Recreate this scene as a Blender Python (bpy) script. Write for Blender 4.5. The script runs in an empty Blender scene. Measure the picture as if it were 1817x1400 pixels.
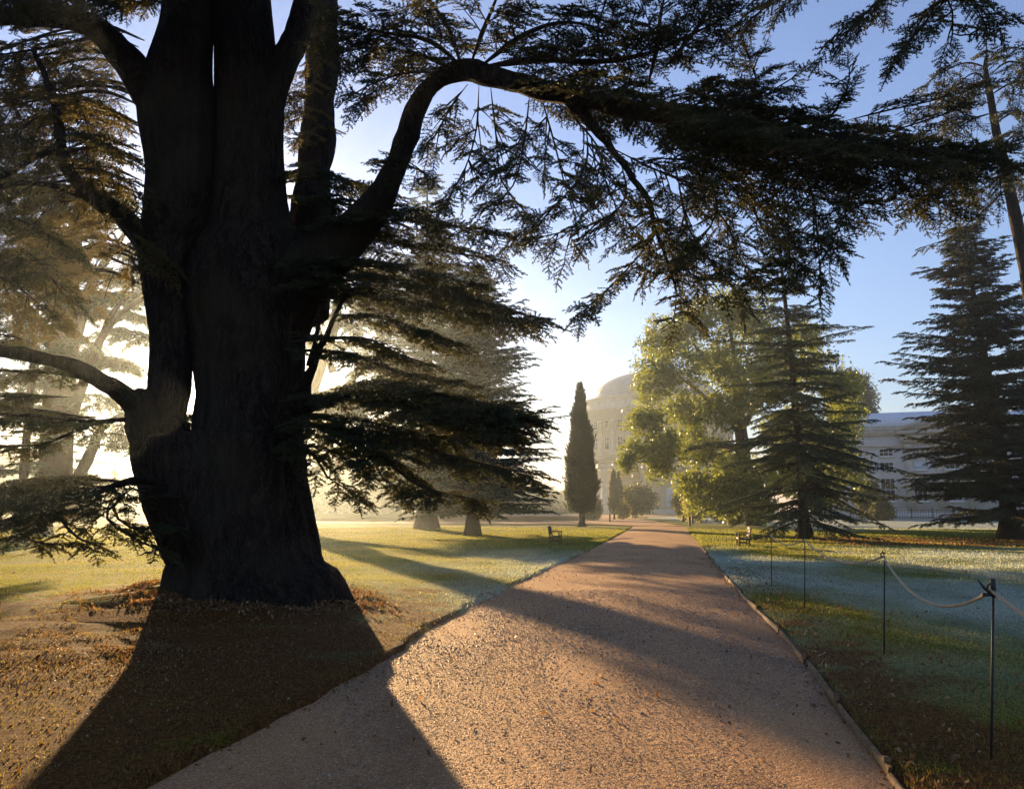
import bpy, math, random
import numpy as np
from mathutils import Vector

R = math.radians
rng = np.random.default_rng(7)
random.seed(7)
scene = bpy.context.scene
C = scene.collection

# ------------------------------------------------------------------ camera
FPX = 1462.0
W0, H0 = 1817.0, 1400.0
PITCH = math.atan(200 / FPX)
CAMZ = 1.6
cam_data = bpy.data.cameras.new('camera')
cam_data.sensor_width = 36.0
cam_data.lens = 36.0 * FPX / W0
cam_data.clip_end = 3000
cam_data.clip_start = 0.05
cam = bpy.data.objects.new('camera', cam_data)
C.objects.link(cam)
cam.location = (0, 0, CAMZ)
cam.rotation_euler = (R(90) + PITCH, 0, 0)
scene.camera = cam

# ------------------------------------------------------------------ sky, sun, exposure
SUN_AZ = R(-18.9)      # from +Y towards +X
SUN_EL = R(8.3)
world = bpy.data.worlds.new('World')
scene.world = world
world.use_nodes = True
wn = world.node_tree.nodes
wl = world.node_tree.links
bg = wn['Background']
sky = wn.new('ShaderNodeTexSky')
sky.sky_type = 'NISHITA'
sky.sun_disc = False
sky.sun_elevation = SUN_EL
sky.sun_rotation = SUN_AZ
sky.altitude = 60
sky.air_density = 1.4
sky.dust_density = 0.12
sky.ozone_density = 6.0
tint = wn.new('ShaderNodeMix'); tint.data_type = 'RGBA'; tint.blend_type = 'MULTIPLY'; tint.inputs[0].default_value = 1.0
tint.inputs[7].default_value = (1.12, 0.82, 0.90, 1)      # the violet-blue cast of this morning sky
wl.new(sky.outputs[0], tint.inputs[6])
hs = wn.new('ShaderNodeHueSaturation'); hs.inputs['Saturation'].default_value = 0.80
wl.new(tint.outputs[2], hs.inputs['Color'])
wl.new(hs.outputs[0], bg.inputs[0])
bg.inputs[1].default_value = 0.08
sd = bpy.data.lights.new('sun', 'SUN')
sd.energy = 5.0
sd.angle = R(0.5)
sd.color = (1.0, 0.665, 0.325)
sun = bpy.data.objects.new('sun', sd)
C.objects.link(sun)
SUN_DIR = Vector((math.sin(SUN_AZ) * math.cos(SUN_EL), math.cos(SUN_AZ) * math.cos(SUN_EL), math.sin(SUN_EL)))
sun.rotation_euler = SUN_DIR.to_track_quat('Z', 'Y').to_euler()
sun.location = (0, 0, 60)
vs = scene.view_settings
vs.view_transform = 'Standard'
vs.look = 'None'
vs.exposure = 1.95
vs.gamma = 1.0
cy = scene.cycles
cy.max_bounces = 5
cy.diffuse_bounces = 2
cy.glossy_bounces = 2
cy.transmission_bounces = 3
cy.volume_bounces = 0
cy.transparent_max_bounces = 6
cy.sample_clamp_indirect = 4.0
cy.use_denoising = True

# ------------------------------------------------------------------ helpers
CP, SP = math.cos(PITCH), math.sin(PITCH)

def P(px, py, Y):
    """a world point seen at pixel (px, py) of the photograph at depth Y"""
    xn = (px - W0 / 2) / FPX
    yn = (H0 / 2 - py) / FPX
    dy = CP - yn * SP
    dz = SP + yn * CP
    return np.array([xn / dy * Y, Y, CAMZ + dz / dy * Y])

def G(px, py):
    """the ground point seen at pixel (px, py)"""
    xn = (px - W0 / 2) / FPX
    yn = (H0 / 2 - py) / FPX
    dy = CP - yn * SP
    dz = SP + yn * CP
    t = -CAMZ / dz
    return np.array([xn * t, dy * t, 0.0])

def unit(v):
    v = np.asarray(v, float)
    return v / (np.linalg.norm(v) + 1e-12)

class MB:
    def __init__(self):
        self.v = []; self.t = []; self.q = []; self.n = 0
    def add(self, v, t=None, q=None):
        v = np.asarray(v, float).reshape(-1, 3)
        if t is not None and len(t): self.t.append(np.asarray(t, np.int64).reshape(-1, 3) + self.n)
        if q is not None and len(q): self.q.append(np.asarray(q, np.int64).reshape(-1, 4) + self.n)
        self.v.append(v); self.n += len(v)
    def box(self, c, s, rz=0.0, taper=1.0):
        x, y, z = s[0] / 2, s[1] / 2, s[2] / 2
        v = np.array([[-x, -y, -z], [x, -y, -z], [x, y, -z], [-x, y, -z], [-x*taper, -y*taper, z], [x*taper, -y*taper, z], [x*taper, y*taper, z], [-x*taper, y*taper, z]])
        if rz:
            c_, s_ = math.cos(rz), math.sin(rz)
            v = v @ np.array([[c_, s_, 0], [-s_, c_, 0], [0, 0, 1]])
        self.add(v + np.asarray(c, float), q=[[0, 3, 2, 1], [4, 5, 6, 7], [0, 1, 5, 4], [1, 2, 6, 5], [2, 3, 7, 6], [3, 0, 4, 7]])
    def bar(self, a, b, w, h):
        """a rectangular bar from a to b"""
        a, b = np.asarray(a, float), np.asarray(b, float)
        d = unit(b - a)
        up = np.array([0, 0, 1.0]) if abs(d[2]) < 0.95 else np.array([0, 1.0, 0])
        s = unit(np.cross(d, up)); u = np.cross(s, d)
        v = []
        for p in (a, b):
            for i, j in ((-1, -1), (1, -1), (1, 1), (-1, 1)):
                v.append(p + s * i * w / 2 + u * j * h / 2)
        self.add(v, q=[[0, 1, 2, 3], [7, 6, 5, 4], [0, 4, 5, 1], [1, 5, 6, 2], [2, 6, 7, 3], [3, 7, 4, 0]])
    def tube(self, pts, rad, sides=8, rough=0.0, flat=1.0, cap=True, flute=0.0, seed=0, lobes=None):
        pts = np.asarray(pts, float); n = len(pts)
        rad = np.broadcast_to(np.asarray(rad, float), (n,)) if np.ndim(rad) == 0 or len(np.atleast_1d(rad)) == n else np.asarray(rad)
        T = np.gradient(pts, axis=0)
        T /= np.linalg.norm(T, axis=1)[:, None] + 1e-12
        ref = np.array([0, 1.0, 0]) if abs(T[0][1]) < 0.8 else np.array([1.0, 0, 0])
        s = unit(np.cross(T[0], ref))
        a = np.linspace(0, 2 * math.pi, sides, endpoint=False)
        V = np.zeros((n, sides, 3))
        rr = np.random.default_rng(seed + 11)
        ph = rr.uniform(0, 6.28, 8)
        L = np.concatenate([[0], np.cumsum(np.linalg.norm(np.diff(pts, axis=0), axis=1))])
        for i in range(n):
            s = unit(s - T[i] * np.dot(s, T[i]))
            u = np.cross(T[i], s)
            r = rad[i] * np.ones(sides)
            if rough:
                k = L[i] / max(rad.mean(), 0.02)
                r = r * (1 + rough * (np.sin(2 * a + ph[0] + k * .5) + .7 * np.sin(3 * a + ph[1] - k * .33) + .6 * np.sin(k * 1.1 + ph[2]) + .5 * np.sin(5 * a + ph[3] + k * .6)))
            if flute:
                r = r * (1 + flute * (np.sin(7 * a + ph[4] + L[i] * .35) + .7 * np.sin(13 * a + ph[5] - L[i] * .5) + .5 * np.sin(23 * a + ph[6] + L[i] * .9) + .35 * np.sin(41 * a + ph[7] + L[i] * 2.1) * (1 + .5 * np.sin(L[i] * 5))))
            if lobes is not None:
                r = r * (1 + lobes[i] * (np.sin(5 * a + .8) + .7 * np.sin(8 * a + 2.1) + .5 * np.sin(3 * a)))
            V[i] = pts[i] + (np.cos(a) * r)[:, None] * s + (np.sin(a) * r * flat)[:, None] * u
        idx = np.arange(n * sides).reshape(n, sides)
        q = np.stack([idx[:-1], np.roll(idx[:-1], -1, 1), np.roll(idx[1:], -1, 1), idx[1:]], -1).reshape(-1, 4)
        v = V.reshape(-1, 3)
        t = []
        if cap:
            v = np.vstack([v, pts[0], pts[-1]])
            c0, c1 = n * sides, n * sides + 1
            for j in range(sides):
                k = (j + 1) % sides
                t.append([c0, idx[0][k], idx[0][j]]); t.append([c1, idx[-1][j], idx[-1][k]])
        self.add(v, t=t, q=q)
    def lathe(self, c, prof, sides=48, a0=0.0, a1=2 * math.pi, sx=1.0, sy=1.0):
        prof = np.asarray(prof, float); n = len(prof)
        full = abs(a1 - a0 - 2 * math.pi) < 1e-6
        a = np.linspace(a0, a1, sides, endpoint=not full)
        V = np.stack([prof[:, 0][:, None] * np.cos(a) * sx, prof[:, 0][:, None] * np.sin(a) * sy, np.repeat(prof[:, 1][:, None], len(a), 1)], -1) + np.asarray(c, float)
        idx = np.arange(n * len(a)).reshape(n, len(a))
        if full:
            q = np.stack([idx[:-1], np.roll(idx[:-1], -1, 1), np.roll(idx[1:], -1, 1), idx[1:]], -1)
        else:
            q = np.stack([idx[:-1, :-1], idx[:-1, 1:], idx[1:, 1:], idx[1:, :-1]], -1)
        self.add(V.reshape(-1, 3), q=q.reshape(-1, 4))
    def build(self, name, mat=None, parent=None, smooth=False, loc=None):
        v = np.concatenate(self.v).astype(np.float32)
        if loc is not None: v = v - np.asarray(loc, np.float32)
        t = np.concatenate(self.t) if self.t else np.zeros((0, 3), np.int64)
        q = np.concatenate(self.q) if self.q else np.zeros((0, 4), np.int64)
        me = bpy.data.meshes.new(name)
        me.vertices.add(len(v)); me.vertices.foreach_set('co', v.ravel())
        nl = t.size + q.size
        me.loops.add(nl)
        me.loops.foreach_set('vertex_index', np.concatenate([t.ravel(), q.ravel()]).astype(np.int32))
        me.polygons.add(len(t) + len(q))
        me.polygons.foreach_set('loop_start', np.concatenate([np.arange(len(t)) * 3, t.size + np.arange(len(q)) * 4]).astype(np.int32))
        me.update(calc_edges=True)
        if smooth: me.shade_smooth()
        if mat: me.materials.append(mat)
        o = bpy.data.objects.new(name, me)
        C.objects.link(o)
        if loc is not None: o.location = tuple(float(a) for a in loc)
        if parent is not None:
            o.parent = parent
            wp_ = Vector(parent.location); q_ = parent.parent
            while q_ is not None: wp_ += Vector(q_.location); q_ = q_.parent
            o.location = (Vector((0, 0, 0)) if loc is None else Vector([float(a) for a in loc])) - wp_
        return o

def tag(o, label=None, cat=None, group=None, kind=None):
    if label: o['label'] = label
    if cat: o['category'] = cat
    if group: o['group'] = group
    if kind: o['kind'] = kind
    return o

def empty(name, loc, label, cat, group=None):
    o = bpy.data.objects.new(name, None)
    C.objects.link(o)
    o.empty_display_size = 0.2
    o.location = tuple(float(a) for a in loc)
    return tag(o, label, cat, group)

def spline(pts, step):
    """Catmull-Rom resample of an (n, k) array by roughly equal steps (first 3 columns are xyz)"""
    pts = np.asarray(pts, float)
    if len(pts) == 2:
        n = max(2, int(np.linalg.norm(pts[1, :3] - pts[0, :3]) / step) + 1)
        t = np.linspace(0, 1, n)[:, None]
        return pts[0] * (1 - t) + pts[1] * t
    p = np.vstack([2 * pts[0] - pts[1], pts, 2 * pts[-1] - pts[-2]])
    out = []
    for i in range(1, len(p) - 2):
        d = np.linalg.norm(p[i + 1, :3] - p[i, :3])
        n = max(2, int(d / step))
        t = np.linspace(0, 1, n, endpoint=False)[:, None]
        out.append(0.5 * (2 * p[i] + (p[i + 1] - p[i - 1]) * t + (2 * p[i - 1] - 5 * p[i] + 4 * p[i + 1] - p[i + 2]) * t ** 2 + (3 * p[i] - p[i - 1] - 3 * p[i + 1] + p[i + 2]) * t ** 3))
    out.append(pts[-1][None])
    return np.vstack(out)

# ------------------------------------------------------------------ materials
def newmat(name):
    m = bpy.data.materials.new(name); m.use_nodes = True
    nt = m.node_tree
    for n in list(nt.nodes):
        nt.nodes.remove(n)
    out = nt.nodes.new('ShaderNodeOutputMaterial')
    return m, nt, out

def noise(nt, vec, scale, detail=4, rough=0.55):
    n = nt.nodes.new('ShaderNodeTexNoise')
    n.inputs['Scale'].default_value = scale
    n.inputs['Detail'].default_value = detail
    n.inputs['Roughness'].default_value = rough
    nt.links.new(vec, n.inputs['Vector'])
    return n.outputs['Fac']

def ramp(nt, fac, stops):
    r = nt.nodes.new('ShaderNodeValToRGB')
    e = r.color_ramp.elements
    while len(e) > 1: e.remove(e[0])
    e[0].position = stops[0][0]; e[0].color = (*stops[0][1], 1)
    for p, c in stops[1:]:
        k = e.new(p); k.color = (*c, 1)
    nt.links.new(fac, r.inputs[0])
    return r.outputs[0]

def mix(nt, fac, a, b, mode='MIX'):
    m = nt.nodes.new('ShaderNodeMix'); m.data_type = 'RGBA'; m.blend_type = mode
    for sock, val in ((m.inputs[0], fac), (m.inputs[6], a), (m.inputs[7], b)):
        if hasattr(val, 'is_output') or isinstance(val, bpy.types.NodeSocket): nt.links.new(val, sock)
        elif isinstance(val, (int, float)): sock.default_value = val
        else: sock.default_value = (*val, 1)
    return m.outputs[2]

def math_(nt, op, a, b=None, clamp=False):
    m = nt.nodes.new('ShaderNodeMath'); m.operation = op; m.use_clamp = clamp
    for i, val in enumerate((a, b)):
        if val is None: continue
        if isinstance(val, bpy.types.NodeSocket): nt.links.new(val, m.inputs[i])
        else: m.inputs[i].default_value = val
    return m.outputs[0]

def coords(nt, scale=(1, 1, 1)):
    g = nt.nodes.new('ShaderNodeNewGeometry')
    mp = nt.nodes.new('ShaderNodeMapping')
    mp.inputs['Scale'].default_value = scale
    nt.links.new(g.outputs['Position'], mp.inputs['Vector'])
    return mp.outputs[0]

def bump(nt, h, strength, dist):
    b = nt.nodes.new('ShaderNodeBump')
    b.inputs['Strength'].default_value = strength
    b.inputs['Distance'].default_value = dist
    nt.links.new(h, b.inputs['Height'])
    return b.outputs[0]

def principled(nt, out, col, rough=0.8, normal=None, spec=0.3, metal=0.0):
    p = nt.nodes.new('ShaderNodeBsdfPrincipled')
    if isinstance(col, bpy.types.NodeSocket): nt.links.new(col, p.inputs['Base Color'])
    else: p.inputs['Base Color'].default_value = (*col, 1)
    if isinstance(rough, bpy.types.NodeSocket): nt.links.new(rough, p.inputs['Roughness'])
    else: p.inputs['Roughness'].default_value = rough
    p.inputs['Specular IOR Level'].default_value = spec
    p.inputs['Metallic'].default_value = metal
    if normal is not None: nt.links.new(normal, p.inputs['Normal'])
    if out is not None: nt.links.new(p.outputs[0], out.inputs[0])
    return p

def simple(name, c1, c2, scale=4.0, rough=0.7, stretch=(1, 1, 1), bs=0.3, bd=0.01, spec=0.3, metal=0.0):
    m, nt, out = newmat(name)
    v = coords(nt, stretch)
    n = noise(nt, v, scale, 6)
    col = ramp(nt, n, [(0.3, c1), (0.7, c2)])
    principled(nt, out, col, rough, bump(nt, n, bs, bd), spec, metal)
    return m

def bark_mat(name, c1, c2, sc=1.0):
    m, nt, out = newmat(name)
    wp = nt.nodes.new('ShaderNodeTexNoise'); wp.inputs['Scale'].default_value = 1.2 * sc; wp.inputs['Detail'].default_value = 3
    base_ = coords(nt)
    nt.links.new(base_, wp.inputs['Vector'])
    vm = nt.nodes.new('ShaderNodeVectorMath'); vm.operation = 'MULTIPLY_ADD'
    nt.links.new(wp.outputs['Color'], vm.inputs[0]); vm.inputs[1].default_value = (.5, .5, .5); nt.links.new(base_, vm.inputs[2])
    mp = nt.nodes.new('ShaderNodeMapping'); mp.inputs['Scale'].default_value = (11 * sc, 11 * sc, 1.7 * sc); nt.links.new(vm.outputs[0], mp.inputs['Vector'])
    a = noise(nt, mp.outputs[0], 1.0, 9, 0.72)
    mp2 = nt.nodes.new('ShaderNodeMapping'); mp2.inputs['Scale'].default_value = (34 * sc, 34 * sc, 6 * sc); nt.links.new(vm.outputs[0], mp2.inputs['Vector'])
    e = math_(nt, 'MULTIPLY', math_(nt, 'ABSOLUTE', math_(nt, 'SUBTRACT', noise(nt, mp2.outputs[0], 1.0, 4, .6), .5)), 1.6)
    big = noise(nt, coords(nt), 0.7, 3)
    h = math_(nt, 'ADD', a, e)
    col = ramp(nt, h, [(0.45, c1), (1.0, c2)])
    col = mix(nt, ramp(nt, big, [(0.45, (0, 0, 0)), (0.65, (.6, .6, .6))]), col, (0.05, 0.045, 0.03), 'MIX')
    principled(nt, out, col, 0.95, bump(nt, h, 1.0, 0.05), 0.08)
    return m

def leaf_mat(name, c1, c2, c3, trans=0.35, tcol=(0.25, 0.28, 0.06), cl=0.8, rough=0.6, spec=0.25):
    """needles or leaves: colour varies clump by clump and leaf by leaf; part of the light passes through"""
    m, nt, out = newmat(name)
    v = coords(nt)
    clump = noise(nt, v, cl, 4)
    g = nt.nodes.new('ShaderNodeNewGeometry')
    rpi = g.outputs['Random Per Island']
    f = math_(nt, 'ADD', math_(nt, 'MULTIPLY', clump, 0.75), math_(nt, 'MULTIPLY', rpi, 0.35))
    col = ramp(nt, f, [(0.35, c1), (0.55, c2), (0.8, c3)])
    p = principled(nt, None, col, rough, None, spec)
    t = nt.nodes.new('ShaderNodeBsdfTranslucent')
    nt.links.new(mix(nt, 0.6, col, tcol), t.inputs[0])
    ms = nt.nodes.new('ShaderNodeMixShader')
    ms.inputs[0].default_value = trans
    nt.links.new(p.outputs[0], ms.inputs[1]); nt.links.new(t.outputs[0], ms.inputs[2])
    nt.links.new(ms.outputs[0], out.inputs[0])
    return m

M = {}
M['bark'] = bark_mat('cedar_bark', (0.009, 0.007, 0.006), (0.085, 0.066, 0.05))
M['bark_far'] = bark_mat('conifer_bark', (0.03, 0.024, 0.018), (0.11, 0.085, 0.06), 0.8)
M['bark_oak'] = bark_mat('oak_bark', (0.03, 0.025, 0.018), (0.12, 0.10, 0.07), 0.8)
M['twig'] = simple('twig_wood', (0.02, 0.015, 0.01), (0.06, 0.045, 0.03), 30, 0.9)
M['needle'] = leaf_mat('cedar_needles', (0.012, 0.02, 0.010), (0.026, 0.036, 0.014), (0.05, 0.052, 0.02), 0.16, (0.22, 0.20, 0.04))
M['needle_lit'] = leaf_mat('cedar_needles_painted_sunlit', (0.035, 0.04, 0.016), (0.075, 0.065, 0.022), (0.11, 0.085, 0.03), 0.34, (0.25, 0.20, 0.06))  # back-light painted in: a lighter, golder copy of the cedar needles
M['needle_far'] = leaf_mat('deodar_needles', (0.018, 0.036, 0.022), (0.032, 0.058, 0.030), (0.058, 0.082, 0.034), 0.15, (0.17, 0.22, 0.06))
M['needle_blue'] = leaf_mat('blue_cedar_needles', (0.014, 0.032, 0.026), (0.026, 0.052, 0.038), (0.045, 0.07, 0.044), 0.10, (0.16, 0.20, 0.07))
M['needle_right'] = leaf_mat('right_cedar_needles', (0.020, 0.036, 0.022), (0.040, 0.056, 0.028), (0.10, 0.076, 0.03), 0.12, (0.2, 0.19, 0.05), 0.35)
M['oak_leaf'] = leaf_mat('evergreen_oak_leaves', (0.03, 0.048, 0.013), (0.08, 0.11, 0.02), (0.21, 0.20, 0.03), 0.46, (0.36, 0.42, 0.05), 0.35, 0.45, 0.4)
M['gold_leaf'] = leaf_mat('yellow_shrub_leaves', (0.09, 0.10, 0.02), (0.17, 0.16, 0.03), (0.28, 0.22, 0.05), 0.5, (0.5, 0.45, 0.06), 0.5)
M['cypress'] = leaf_mat('cypress_foliage', (0.016, 0.03, 0.014), (0.03, 0.045, 0.018), (0.06, 0.065, 0.025), 0.25, (0.2, 0.2, 0.05), 0.9)
M['shrub'] = leaf_mat('dark_shrub_leaves', (0.018, 0.03, 0.012), (0.035, 0.05, 0.018), (0.07, 0.075, 0.025), 0.3, (0.25, 0.25, 0.05), 0.6)
M['stone'] = None

# ------------------------------------------------------------------ templates for foliage
def rosette(v, f, p, up, r, k, w, rg, spread=0.9):
    """a small tuft of k pointed needles round p"""
    up = unit(up)
    a = unit(np.cross(up, [0.3, 0.9, 0.2])); b = np.cross(up, a)
    off = rg.uniform(0, 6.28)
    for i in range(k):
        th = off + i * 2 * math.pi / k + rg.uniform(-.3, .3)
        el = rg.uniform(0.15, spread)
        d = (a * math.cos(th) + b * math.sin(th)) * math.cos(el) + up * math.sin(el)
        s = unit(np.cross(d, rg.normal(size=3))) * w * 0.5
        n0 = len(v)
        v += [p - s, p + s, p + d * r * rg.uniform(.75, 1.15)]
        f.append([n0, n0 + 1, n0 + 2])

def strip(v, f, a, b, w0, w1, side):
    s = unit(side)
    n0 = len(v)
    v += [a - s * w0, a + s * w0, b + s * w1, b - s * w1]
    f += [[n0, n0 + 1, n0 + 2], [n0, n0 + 2, n0 + 3]]

def cedar_spray(seed, k=4, nt_=6, rr=0.085, w=0.034, step=0.055, ln=0.50, droop=0.12):
    """a flat, one-unit-long cedar spray: x is along the shoot, z is up"""
    rg = np.random.default_rng(seed)
    v, f = [], []
    def axis(t): return np.array([t, 0.04 * math.sin(t * 5 + seed), -droop * t * t + 0.02 * math.sin(t * 9 + seed)])
    last = axis(0)
    for i in range(1, 6):
        p = axis(i / 5); strip(v, f, last, p, 0.010 * (1.2 - i / 6), 0.010 * (1.1 - i / 6), np.array([0, 1.0, 0.15])); last = p
    for t in np.arange(0.06, 1.01, step):
        rosette(v, f, axis(t), [0.2, rg.uniform(-.3, .3), 1], rr, k, w, rg)
    for i in range(nt_):
        t0 = 0.05 + 0.85 * i / nt_
        for sg in (-1, 1):
            L = ln * (1 - t0 * 0.8) * rg.uniform(0.6, 1.1)
            an = sg * rg.uniform(0.75, 1.15)
            d = unit([math.cos(an), math.sin(an), rg.uniform(-.25, .12)])
            p0 = axis(t0)
            strip(v, f, p0, p0 + d * L, 0.006, 0.003, np.cross(d, [0, 0, 1]))
            s_ = 0.05
            while s_ < L:
                q = p0 + d * s_ + np.array([0, 0, -0.15 * s_ * s_])
                rosette(v, f, q, [0.2 * d[0], 0.2 * d[1], 1], rr * rg.uniform(.8, 1.1), k, w, rg)
                s_ += step * rg.uniform(.85, 1.2)
    return np.array(v), np.array(f)

def far_spray(seed, nt_=10, droop=0.35, w=0.06, ln=0.5, hang=0.35):
    """a coarse spray for trees seen from tens of metres: pointed shoots and tufts"""
    rg = np.random.default_rng(seed)
    v, f = [], []
    def axis(t): return np.array([t, 0.05 * math.sin(t * 4 + seed), -droop * t * t])
    last = axis(0)
    for i in range(1, 5):
        p = axis(i / 4); strip(v, f, last, p, w * .5 * (1.2 - i / 5), w * .5 * (1.1 - i / 5), rg.normal(size=3) * .3 + np.array([0, 1.0, 0])); last = p
    for i in range(nt_):
        t0 = 0.04 + 0.9 * i / nt_
        for sg in (-1, 1):
            L = ln * (1 - t0 * 0.7) * rg.uniform(0.5, 1.15)
            an = sg * rg.uniform(0.6, 1.2)
            d = unit([math.cos(an), math.sin(an), -hang * rg.uniform(.2, 1.4)])
            p0 = axis(t0)
            s = unit(np.cross(d, rg.normal(size=3) * .5 + np.array([0, 0, 1])))
            n0 = len(v)
            m = p0 + d * L * .45
            v += [p0, m - s * w * .75, m + s * w * .75, p0 + d * L]
            f += [[n0, n0 + 1, n0 + 2], [n0 + 1, n0 + 3, n0 + 2]]
            for _ in range(3):
                q = p0 + d * L * rg.uniform(.2, .9); e = unit(d * .6 + rg.normal(size=3) * .6 + np.array([0, 0, .35]))
                s = unit(np.cross(e, rg.normal(size=3))) * w * .45
                n0 = len(v); v += [q - s, q + s, q + e * w * 2.4]; f.append([n0, n0 + 1, n0 + 2])
    return np.array(v), np.array(f)

def leaf_clump(seed, n=17, r=0.72, s=0.19):
    rg = np.random.default_rng(seed)
    v, f = [], []
    for i in range(n):
        p = rg.normal(size=3) * r * .45
        a = unit(rg.normal(size=3)); b = unit(np.cross(a, rg.normal(size=3)))
        L = s * rg.uniform(.6, 1.3)
        n0 = len(v)
        v += [p - a * L, p - b * L * .45 + np.cross(a, b) * .1 * L, p + a * L, p + b * L * .45]
        f += [[n0, n0 + 1, n0 + 2], [n0, n0 + 2, n0 + 3]]
    return np.array(v), np.array(f)

T_FINE = [cedar_spray(s) for s in range(6)]
T_MID = [cedar_spray(20 + s, k=3, nt_=7, rr=0.13, w=0.05, step=0.13) for s in range(5)]
T_FAR = [far_spray(40 + s) for s in range(6)]
T_FARHANG = [far_spray(50 + s, nt_=10, droop=0.25, w=0.05, ln=0.5, hang=0.8) for s in range(6)]
T_FAN = [far_spray(60 + s, nt_=10, droop=-0.05, w=0.06, ln=0.5, hang=0.12) for s in range(6)]
T_LEAF = [leaf_clump(80 + s) for s in range(6)]

class Sprays:
    def __init__(self, tmpl, seed=0):
        self.T = tmpl; self.p = []; self.d = []; self.u = []; self.s = []
        self.rg = np.random.default_rng(seed)
    def add(self, p, d, u, s):
        self.p.append(p); self.d.append(d); self.u.append(u); self.s.append(s)
    def emit(self, mb):
        if not self.p: return
        p = np.array(self.p); d = np.array(self.d, float); u = np.array(self.u, float); s = np.array(self.s, float)
        d /= np.linalg.norm(d, axis=1)[:, None] + 1e-9
        y = np.cross(u, d); y /= np.linalg.norm(y, axis=1)[:, None] + 1e-9
        z = np.cross(d, y)
        F = np.stack([d, y, z], 1) * s[:, None, None]
        k = self.rg.integers(0, len(self.T), len(p))
        for i, (tv, tf) in enumerate(self.T):
            m = k == i
            if not m.any(): continue
            V = np.einsum('vj,njk->nvk', tv, F[m]) + p[m][:, None, :]
            n = m.sum()
            f = (tf[None] + (np.arange(n) * len(tv))[:, None, None]).reshape(-1, 3)
            mb.add(V.reshape(-1, 3), t=f)

Z = np.array([0, 0, 1.0])

def lateral(mb, sp, p0, d, L, up, size, rg, gap=0.17, droop=0.15, r0=0.012, wood=True, fill=1.0):
    """a side branch: a thin curved twig with sprays to both sides and one at its tip"""
    n = max(3, int(L / 0.25))
    t = np.linspace(0, 1, n)
    wig = unit(np.cross(d, Z)) * rg.uniform(-.12, .12) * L
    pts = p0 + np.outer(t * L, d) + np.outer(t * t, wig) + np.outer(-droop * L * t * t, Z)
    if wood: mb.tube(pts, np.linspace(r0, r0 * .4, n), 4, cap=False)
    s = 0.1 if L < .6 else 0.2
    side = 1
    while s < L:
        k = s / L
        p = p0 + d * s + wig * k * k - Z * droop * L * k * k
        T = unit(d + 2 * wig * k / L - Z * 2 * droop * k)
        S = unit(np.cross(T, up))
        if rg.random() < fill:
            dd = unit(T * rg.uniform(.5, .9) + S * side * rg.uniform(.6, 1.1) + Z * rg.uniform(-.22, .15))
            sp.add(p, dd, unit(up + rg.normal(size=3) * .22), size * rg.uniform(.65, 1.15) * (1.05 - .4 * k))
        side = -side
        s += gap * rg.uniform(.7, 1.3)
    sp.add(p0 + d * L * .93 + wig * .86 - Z * droop * L * .86, unit(d + 2 * wig / L - Z * 2 * droop), up, size * rg.uniform(.8, 1.1))

def bough(wood, sp, pts, r0, side_len, size=0.5, gap=0.26, droop=0.12, start=0.15, seed=0, hang=0.0, fill=1.0, lgap=0.17, rise=0.0, prof=None, tube=True):
    """a bough along pts (n,3): laterals left and right in a flat layer, as a cedar carries them"""
    rg = np.random.default_rng(seed + 1000)
    P_ = spline(pts, 0.15)
    seg = np.linalg.norm(np.diff(P_, axis=0), axis=1)
    L = np.concatenate([[0], np.cumsum(seg)])
    if tube: wood.tube(P_, np.linspace(r0, max(.008, r0 * .15), len(P_)) * np.clip(.25 + L / .6, 0, 1), 7 if r0 > .05 else 5, rough=.05, seed=seed)
    s = start * L[-1]
    side = 1
    while s < L[-1] * .98:
        i = min(np.searchsorted(L, s), len(P_) - 1)
        k = s / L[-1]
        T = unit(P_[min(i + 1, len(P_) - 1)] - P_[max(i - 1, 0)])
        S = np.cross(T, Z)
        if np.linalg.norm(S) < .35: S = rg.normal(size=3) * np.array([1, 1, .1])
        S = unit(S)
        pr = (1 - .75 * k) * min(1, .45 + 3 * k) if prof is None else prof(k)
        l = side_len * pr * rg.uniform(.55, 1.2)
        d = unit(T * rg.uniform(.35, .85) + S * side * rg.uniform(.8, 1.1) + Z * (rg.uniform(-.12, .15) + rise))
        if hang and rg.random() < hang: d = unit(T * .3 + S * side * rg.uniform(.1, .5) - Z * rg.uniform(.6, 1.2))
        lateral(wood, sp, P_[i], d, max(l, .15), unit(Z + rg.normal(size=3) * .12), size, rg, gap=lgap, droop=droop, fill=fill)
        side = -side
        s += gap * rg.uniform(.6, 1.4) * .5
    sp.add(P_[-1], unit(P_[-1] - P_[-3]), Z, size)

# ------------------------------------------------------------------ the path's edges (traced on the ground)
LE = np.array([G(*p) for p in [(300, 1385), (440, 1308), (560, 1240), (660, 1190), (740, 1133), (820, 1087), (900, 1045), (980, 1007), (1050, 975), (1125, 934)]])
RE = np.array([G(*p) for p in [(1590, 1400), (1500, 1283), (1435, 1185), (1390, 1128), (1300, 1040), (1255, 985), (1235, 960), (1213, 934)]])
LE = np.vstack([[LE[0] + (LE[0] - LE[1]) * 2.2], LE]); RE = np.vstack([[RE[0] + (RE[0] - RE[1]) * 5], RE])
oL = np.argsort(LE[:, 1]); oR = np.argsort(RE[:, 1])
LE, RE = LE[oL], RE[oR]
YEND = min(LE[-1, 1], RE[-1, 1])
def smooth_interp(y, E):
    """edge x by y; slight smoothing of the traced points"""
    s = 0
    for k in (-.8, -.4, 0, .4, .8): s = s + np.interp(y + k * (0.5 + 0.03 * np.asarray(y)), E[:, 1], E[:, 0])
    return s / 5
def xl(y): return smooth_interp(y, LE)
def xr(y): return smooth_interp(y, RE)
TRUNK = np.array([P(440, 1000, 12.65)[0], 12.65])

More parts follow.
